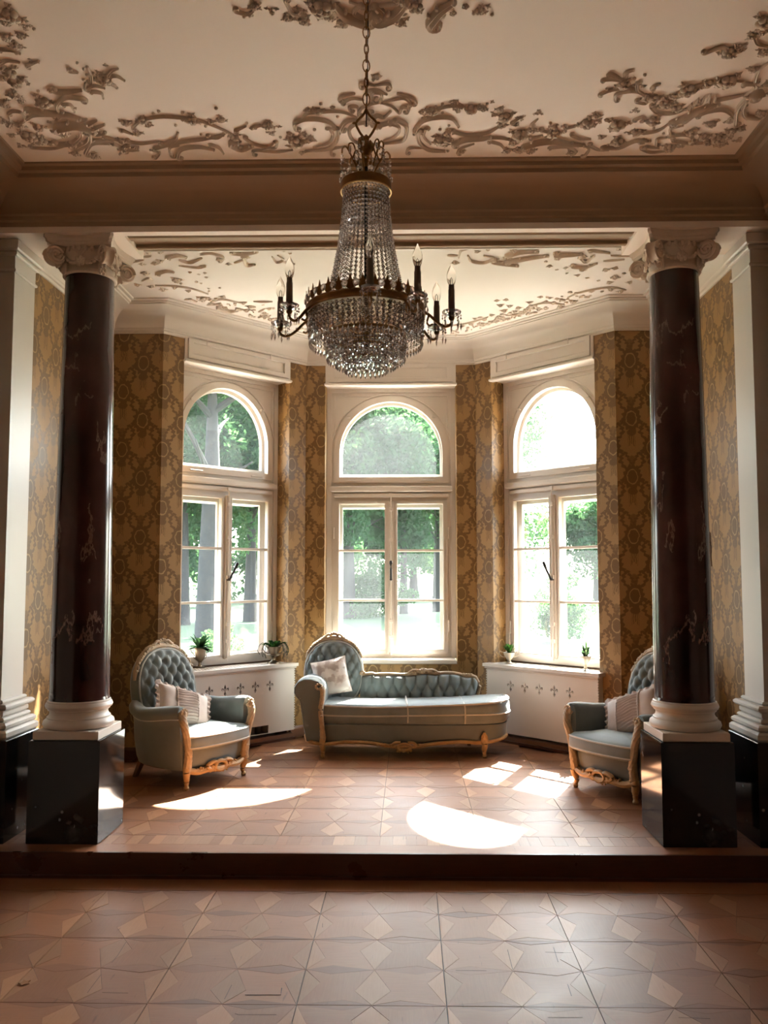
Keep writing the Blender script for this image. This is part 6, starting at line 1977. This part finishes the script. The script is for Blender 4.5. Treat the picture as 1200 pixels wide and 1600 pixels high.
for bay, w, P in STROKES:
    par = CEILB if bay else CEIL
    pts = smooth_path([(x, y, CH - w * 0.5) for x, y in P], 5)
    if not bay or w > 0.012:          # curl the first end into a small volute
        d0 = (pts[0] - pts[1]).normalized()
        tot = sum((pts[i + 1] - pts[i]).cross(pts[i] - pts[i - 1]).z for i in range(1, len(pts) - 1))
        sg = 1 if tot > 0 else -1
        ang = atan2(d0.y, d0.x)
        p = pts[0].copy()
        ext = []
        stp = w * 0.62
        for k in range(9):
            ang += sg * (0.42 + 0.06 * k)
            p = p + Vector((cos(ang), sin(ang), 0)) * stp * (1 - 0.04 * k)
            ext.append(p.copy())
        pts = ext[::-1] + pts
    n = len(pts)
    rad = []
    for k in range(n):
        t = k / (n - 1)
        rad.append(w * 0.88 * (0.30 + 0.70 * sin(pi * min(1, 0.10 + t * 0.84)) ** 0.8))
    mb = scroll_tube(pts, rad)
    for e in (0, n - 1):
        mb.ball(tuple(pts[e]), (w * 0.6, w * 0.6, w * 0.8), 7, 5)
    if w > 0.013:      # acanthus lobes along the broad strokes
        for k in range(12 if n > 24 else 3, n - 1, 3):
            d = (pts[k + 1] - pts[k - 1]).normalized()
            nn = Vector((-d.y, d.x, 0)) * (1 if k % 2 else -1)
            c = pts[k] + nn * rad[k] * 1.0
            tip = c + nn * w * 0.75 + d * w * 0.7
            mb.tube([(c.x, c.y, CH - w * 0.5), ((c.x * .4 + tip.x * .6), (c.y * .4 + tip.y * .6), CH - w * 0.55), (tip.x, tip.y, CH - w * 0.3)], [w * 0.45, w * 0.36, w * 0.1], 6)
    mb.build('stucco_scroll', M['stucco'], par, fixn=True)
for bay, x, y, s in BLOOMS:
    par = CEILB if bay else CEIL
    if s > 0.021: me = srnd.choice(ROSES)
    elif s > 0.0145: me = srnd.choice(LEAVES + ROSES)
    else: me = BUD
    if bay: s *= 0.8
    k = s * (0.95 if me is not BUD else 0.75)
    link(me.name.split('.')[0], me, par, (x, y, CH), (0, 0, srnd.uniform(0, 6.28)), (k, k, k * 1.15))
    if s > 0.017:
        a = srnd.uniform(0, 6.28)
        for q in range(3):
            l = srnd.choice(LEAVES)
            a += 2.1
            link('stucco_leaves', l, par, (x + cos(a) * s * 1.05, y + sin(a) * s * 1.05, CH), (0, 0, srnd.uniform(0, 6.28)), (s * 0.6,) * 3)
# fine filling leaves along the bay cornice, too small to tell apart
fill = MB()
frnd = random.Random(8)
for sx in (-1, 1):
    for k in range(110):
        t = frnd.random()
        bx, by = XB + (XC - XB) * t, YB - (YB - YF) * t
        d = 0.33 + abs(frnd.gauss(0, 0.10))
        x, y = bx - d * S2 + 0.0, by - d * S2
        if x < 0.05: continue
        r_ = frnd.uniform(0.008, 0.017)
        fill.ball((sx * x, y, CH - r_ * 0.3), (r_ * frnd.uniform(.7, 1.6), r_, r_ * 0.8), 6, 4)
o = fill.build('stucco_sprigs', M['stucco'], CEILB)
tag(o, kind='stuff')
# round centre plate at the chain
cp = MB().lathe([(0.02, CH + 0.001), (0.13, CH + 0.001), (0.125, CH - 0.012), (0.10, CH - 0.016), (0.09, CH - 0.03), (0.05, CH - 0.024), (0.02, CH - 0.02)], 32, TR(0.018, 2.85, 0))
cp.build('stucco_centre', M['stucco'], CEIL, fixn=True)
# ------------------------------------------------------------------ planted urns on the radiator covers
def blade(mb, base, tip, w, droop=0.0, n=5):
    """long leaf with a fold"""
    b, t = Vector(base), Vector(tip)
    d = (t - b)
    side = d.cross(Vector((0, 0, 1)))
    if side.length < 1e-4: side = Vector((1, 0, 0))
    side.normalize()
    L = []
    for k in range(n + 1):
        u = k / n
        c = b + d * u + Vector((0, 0, droop * 4 * u * (1 - u)))
        ww = w * (sin(pi * min(0.97, u * 0.85 + 0.12)) ** 0.8) if k < n else 0.0008
        L.append((c - side * ww, c + Vector((0, 0, -ww * 0.3)), c + side * ww))
    vs = [tuple(p) for r in L for p in r]
    fs = []
    for k in range(n):
        i = k * 3
        fs += [(i, i + 1, i + 4, i + 3), (i + 1, i + 2, i + 5, i + 4)]
    mb.add(vs, fs)
def urn_plant(label, loc, h, rmax, mat, kind, seed):
    r = thing('potted_plant', label, 'plant', loc)
    rnd = random.Random(seed)
    if kind == 'china':
        prof = [(0.0, 0), (0.036, 0), (0.036, 0.006), (0.020, 0.014), (0.014, 0.030), (0.018, 0.040), (0.030, 0.052), (0.048, 0.078), (0.052, 0.095), (0.060, 0.105), (0.057, 0.106), (0.046, 0.094), (0.0, 0.092)]
    elif kind == 'pale':
        prof = [(0.0, 0), (0.034, 0), (0.032, 0.006), (0.014, 0.014), (0.010, 0.040), (0.013, 0.056), (0.030, 0.075), (0.044, 0.100), (0.048, 0.112), (0.045, 0.114), (0.036, 0.102), (0.0, 0.100)]
    elif kind == 'tall':
        prof = [(0.0, 0), (0.048, 0), (0.048, 0.006), (0.020, 0.016), (0.013, 0.036), (0.016, 0.052), (0.035, 0.072), (0.048, 0.105), (0.052, 0.15), (0.060, 0.172), (0.063, 0.176), (0.058, 0.176), (0.048, 0.155), (0.0, 0.15)]
    else:
        prof = [(0.0, 0), (0.062, 0), (0.060, 0.008), (0.030, 0.018), (0.017, 0.032), (0.017, 0.050), (0.028, 0.064), (0.062, 0.075), (0.062, 0.082), (0.046, 0.088), (0.054, 0.125), (0.070, 0.150), (0.072, 0.155), (0.064, 0.154), (0.050, 0.13), (0.0, 0.125)]
    h *= 1.12
    sc_ = h / prof[-3][1]
    prof = [(max(a * sc_, 0.0012), z * sc_) for a, z in prof]
    top = prof[-3][1]
    rim = prof[-3][0]
    MB().lathe(prof, 24).build('urn', mat, r)
    MB().lathe([(0.001, top - 0.014), (rim * 0.85, top - 0.014), (rim * 0.7, top - 0.004), (0.001, top)], 12).build('soil', M['soil'], r)
    if kind in ('tall', 'bowl', 'china'):
        for s in (-1, 1):
            if kind == 'tall':
                P = [(s * rim * 0.95, 0, top * 0.98), (s * rim * 1.5, 0, top * 1.0), (s * rim * 1.45, 0, top * 0.82), (s * rim * 1.0, 0, top * 0.66), (s * rim * 1.05, 0, top * 0.52), (s * rim * 0.6, 0, top * 0.42)]
            else:
                P = [(s * rim * 0.95, 0, top * 0.97), (s * rim * 1.45, 0, top * 1.12), (s * rim * 1.65, 0, top * 0.92), (s * rim * 1.2, 0, top * 0.66), (s * rim * 0.72, 0, top * 0.58)]
            MB().tube(smooth_path(P, 5), 0.0045 * sc_, 6).build('handle', mat, r)
    return r, top, rim, rnd
Zs = PH + 0.6925
# 1: dark broad-leaved plant in a tall silver urn
r, top, rim, rnd = urn_plant('dark broad-leaved plant in a tall tarnished urn behind the left armchair', (-1.655, 7.245, Zs), 0.155, 0, M['silver'], 'tall', 1)
r.rotation_euler = (0, 0, radians(40))
for k in range(24):
    a = k * 2.4
    e = -0.1 + 1.25 * (k / 23)
    L = rnd.uniform(0.10, 0.135)
    mb = MB()
    base = (0.012 * cos(a), 0.012 * sin(a), top - 0.005)
    mb_tip = (L * cos(a) * cos(e) * 1.05, L * sin(a) * cos(e) * 1.05, top + L * sin(e) * 1.05 - (0.03 if e < 0.5 else 0))
    blade(mb, base, mb_tip, 0.024, 0.016)
    mb.build('leaf', M['leafd'], r, smooth=60)
# 2: trailing plant in a footed bronze bowl
r, top, rim, rnd = urn_plant('trailing green plant in a footed bronze urn on the left radiator cover', (-1.075, 7.645, Zs), 0.135, 0, M['silver'], 'bowl', 2)
r.rotation_euler = (0, 0, radians(20))
for k in range(30):
    a = k * 2.4
    mb = MB()
    rr = rnd.uniform(0.04, 0.13)
    hz = rnd.uniform(0.012, 0.055)
    base = (0.03 * cos(a), 0.03 * sin(a), top - 0.004)
    blade(mb, base, (rr * cos(a), rr * sin(a) * 0.8, top + hz - (rr - 0.07) * 0.3), rnd.uniform(0.014, 0.022), 0.02)
    mb.build('leaf', M['leafb'] if k % 3 else M['leafd'], r, smooth=60)
for k in range(8):
    a = rnd.uniform(-0.9, 0.6) if k % 2 == 0 else rnd.uniform(2.4, 3.8)
    q = rnd.uniform(0.10, 0.14)
    d = rnd.uniform(0.05, 0.12)
    MB().tube(smooth_path([(0.03 * cos(a), 0.03 * sin(a), top), (q * 0.8 * cos(a), q * 0.7 * sin(a), top + 0.035), (q * 1.1 * cos(a), q * sin(a), top - d * 0.4), (q * 0.95 * cos(a), q * 0.9 * sin(a), top - d)], 5), 0.003, 5).build('tendril', M['leafs'], r)
# 3: bright fern in a small cream cup
r, top, rim, rnd = urn_plant('bright green fern in a small cream cup on the right radiator cover', (1.085, 7.60, Zs), 0.092, 0, M['china'], 'china', 3)
for k in range(34):
    a = k * 2.4
    e = rnd.uniform(0.1, 1.35)
    L = rnd.uniform(0.06, 0.095)
    mb = MB()
    blade(mb, (0.012 * cos(a), 0.012 * sin(a), top - 0.004), (L * cos(a) * cos(e), L * sin(a) * cos(e), top + L * sin(e) * 0.95), 0.0085, 0.02)
    mb.build('leaf', M['leafb'], r, smooth=60)
# 4: sparse upright plant in a pale goblet
r, top, rim, rnd = urn_plant('sparse upright plant in a pale footed goblet on the right radiator cover', (1.655, 7.03, Zs), 0.112, 0, M['china'], 'pale', 4)
for k in range(22):
    a = k * 2.4
    e = rnd.uniform(0.3, 1.4)
    L = rnd.uniform(0.05, 0.10) if k > 4 else rnd.uniform(0.12, 0.15)
    if k <= 4: e = rnd.uniform(1.2, 1.5)
    mb = MB()
    blade(mb, (0.012 * cos(a), 0.012 * sin(a), top - 0.004), (L * cos(a) * cos(e), L * sin(a) * cos(e), top + L * sin(e)), 0.0055 if k <= 4 else 0.011, 0.012)
    mb.build('leaf', M['leafs'] if k % 2 else M['leafd'], r, smooth=60)

# dry leaf on the floor
dl = MB()
dl.prism([(0, -0.024), (0.010, -0.010), (0.024, -0.008), (0.013, 0.004), (0.016, 0.020), (0.002, 0.012), (-0.012, 0.022), (-0.011, 0.004), (-0.024, -0.004), (-0.010, -0.010)], 0.001, 0.004)
o = dl.build('dry_leaf', M['dryleaf'], None, smooth=0, loc=(-1.362, 3.367, 0.001))
tag(o, 'small dry brown leaf lying on the parquet', 'leaf')

# ------------------------------------------------------------------ garden beyond the windows
GZ = -0.35
gr = struct(MB().grid(lambda u, v: ((u - 0.5) * 120, 8.6 + v * 90, GZ + 1.3 * v * v + 0.10 * sin(u * 40) * sin(v * 23)), 40, 40).build('lawn', M['lawn'], smooth=60))
pth = struct(MB().grid(lambda u, v: (-7 + 22 * u, 9.4 + v * 3.4 + 0.5 * sin(u * 5), GZ + 0.06 + 0.01 * sin(u * 9) + 1.3 * ((9.4 + v * 3.4 - 8.6) / 90) ** 2 + 0.05), 30, 6).build('garden_path', M['gravel'], smooth=60))

def tree(label, x, y, trunk_h, trunk_r, crown_c, crown_r, n, leaf, mat, seed, name='tree', group=None, lean=0.0):
    r = thing(name, label, 'tree' if name == 'tree' else 'shrub', (x, y, GZ), 0, group)
    rnd = random.Random(seed)
    if trunk_h:
        P = smooth_path([(0, 0, -0.3), (lean * 0.3, 0, trunk_h * 0.3), (lean * 0.8, 0.1, trunk_h * 0.7), (lean, 0, trunk_h)], 5)
        t = MB().tube(P, [trunk_r * (1.2 - 0.85 * k / (len(P) - 1)) for k in range(len(P))], 12, up=(0, 1, 0))
        tr = t.build('trunk', M['bark'], r)
        br = MB()
        for k in range(7):
            a = rnd.uniform(0, 2 * pi)
            h0 = trunk_h * rnd.uniform(0.55, 0.98)
            L = rnd.uniform(0.4, 0.9) * crown_r[0]
            br.tube(smooth_path([(lean * h0 / trunk_h, 0, h0), (cos(a) * L * 0.5, sin(a) * L * 0.5, h0 + L * 0.35), (cos(a) * L, sin(a) * L, h0 + L * 0.55)], 4), [trunk_r * 0.28 * (1 - 0.1 * q) for q in range(9)], 6)
        br.build('branches', M['bark'], r)
    vs, fs = [], []
    blobs = [(Vector((rnd.gauss(0, 0.42) * crown_r[0], rnd.gauss(0, 0.42) * crown_r[0], rnd.gauss(0, 0.42) * crown_r[1])), rnd.uniform(0.22, 0.45)) for _ in range(34)]
    n, leaf = int(n * 1.7), leaf * 0.74
    for k in range(n):
        c, br_ = rnd.choice(blobs)
        d = Vector((rnd.gauss(0, 1), rnd.gauss(0, 1), rnd.gauss(0, 1))).normalized()
        p = Vector((crown_c[0], crown_c[1], crown_c[2])) + c + Vector((d.x * crown_r[0], d.y * crown_r[0], d.z * crown_r[1])) * br_ * rnd.uniform(0.6, 1.0)
        if p.z < 0.15: p.z = 0.15 + rnd.random() * 0.3
        a = Vector((rnd.gauss(0, 1), rnd.gauss(0, 1), rnd.gauss(0, 1))).normalized()
        b = a.cross(Vector((rnd.gauss(0, 1), rnd.gauss(0, 1), rnd.gauss(0, 1)))).normalized()
        s = leaf * rnd.uniform(0.7, 1.4)
        i = len(vs)
        vs += [tuple(p - a * s), tuple(p + b * s * 0.5), tuple(p + a * s), tuple(p - b * s * 0.5)]
        fs.append((i, i + 1, i + 2, i + 3))
    mb = MB()
    mb.v, mb.f = vs, fs
    tag(mb.build('foliage', mat, r, smooth=0), kind='stuff')
    return r
TREES = [
 ('thick grey trunk of an old tree, seen through the left half of the left window', -6.1, 26.0, 8.0, 0.40, (0, 0, 10.0), (4.5, 3.6), 22000, 0.13, 'crown', 1),
 ('darker trunk behind the old tree in the left window', -9.2, 34.0, 6.0, 0.36, (0, 0, 7.6), (5.0, 4.4), 20000, 0.16, 'crown', 2),
 ('slender tree seen through the right half of the left window', -6.9, 37.0, 6.0, 0.30, (0.3, 0, 8.2), (4.2, 4.2), 18000, 0.16, 'crownB', 3),
 ('dark trunked tree at the left edge of the middle window', -2.55, 38.0, 6.0, 0.30, (0, 0, 8.4), (4.6, 4.6), 22000, 0.16, 'crown', 4),
 ('slim tree just right of the middle window\'s centre bar', -0.05, 41.0, 6.5, 0.20, (0, 0, 8.0), (4.0, 4.4), 18000, 0.17, 'crown', 5),
 ('dark tree at the right edge of the middle window', 1.75, 44.0, 6.0, 0.28, (0.4, 0, 8.0), (4.6, 4.6), 18000, 0.17, 'crownB', 6),
 ('tree closing the garden behind the trees of the left window', -15.5, 52.0, 4.0, 0.4, (0, 0, 6.0), (7.5, 5.0), 16000, 0.24, 'crown', 7),
 ('tree at the far back between the left and the middle window', -7.5, 62.0, 4.0, 0.4, (0, 0, 6.0), (7.5, 5.0), 16000, 0.26, 'crown', 10),
 ('tree at the far back of the lawn in the middle window', 0.6, 64.0, 4.0, 0.4, (0, 0, 5.5), (7.0, 4.6), 16000, 0.26, 'crown', 11),
 ('small leafy tree at the far back of the right window', 12.0, 52.0, 3.2, 0.3, (0, 0, 5.0), (3.2, 2.2), 9000, 0.18, 'crown', 8),
]
for lab, x, y, th, trd, cc, cr, n, lf, mt, sd in TREES:
    tree(lab, x, y, th, trd, cc, cr, n, lf, M[mt], sd, 'tree', 'trees in the garden')
tree('rounded green shrub at the foot of the middle window trees', -1.4, 38.5, 0, 0, (0, 0, 1.3), (1.6, 1.3), 7000, 0.09, M['crownB'], 21, 'shrub', 'garden shrubs')
tree('low green shrub on the lawn seen through the left window', -3.3, 15.2, 0, 0, (0, 0, 0.30), (0.55, 0.5), 4000, 0.04, M['crownB'], 22, 'shrub', 'garden shrubs')
tree('green shrub outside the right window, near its middle bar', 4.9, 26.0, 0, 0, (0, 0, 0.9), (0.9, 1.0), 4000, 0.07, M['crownB'], 23, 'shrub', 'garden shrubs')
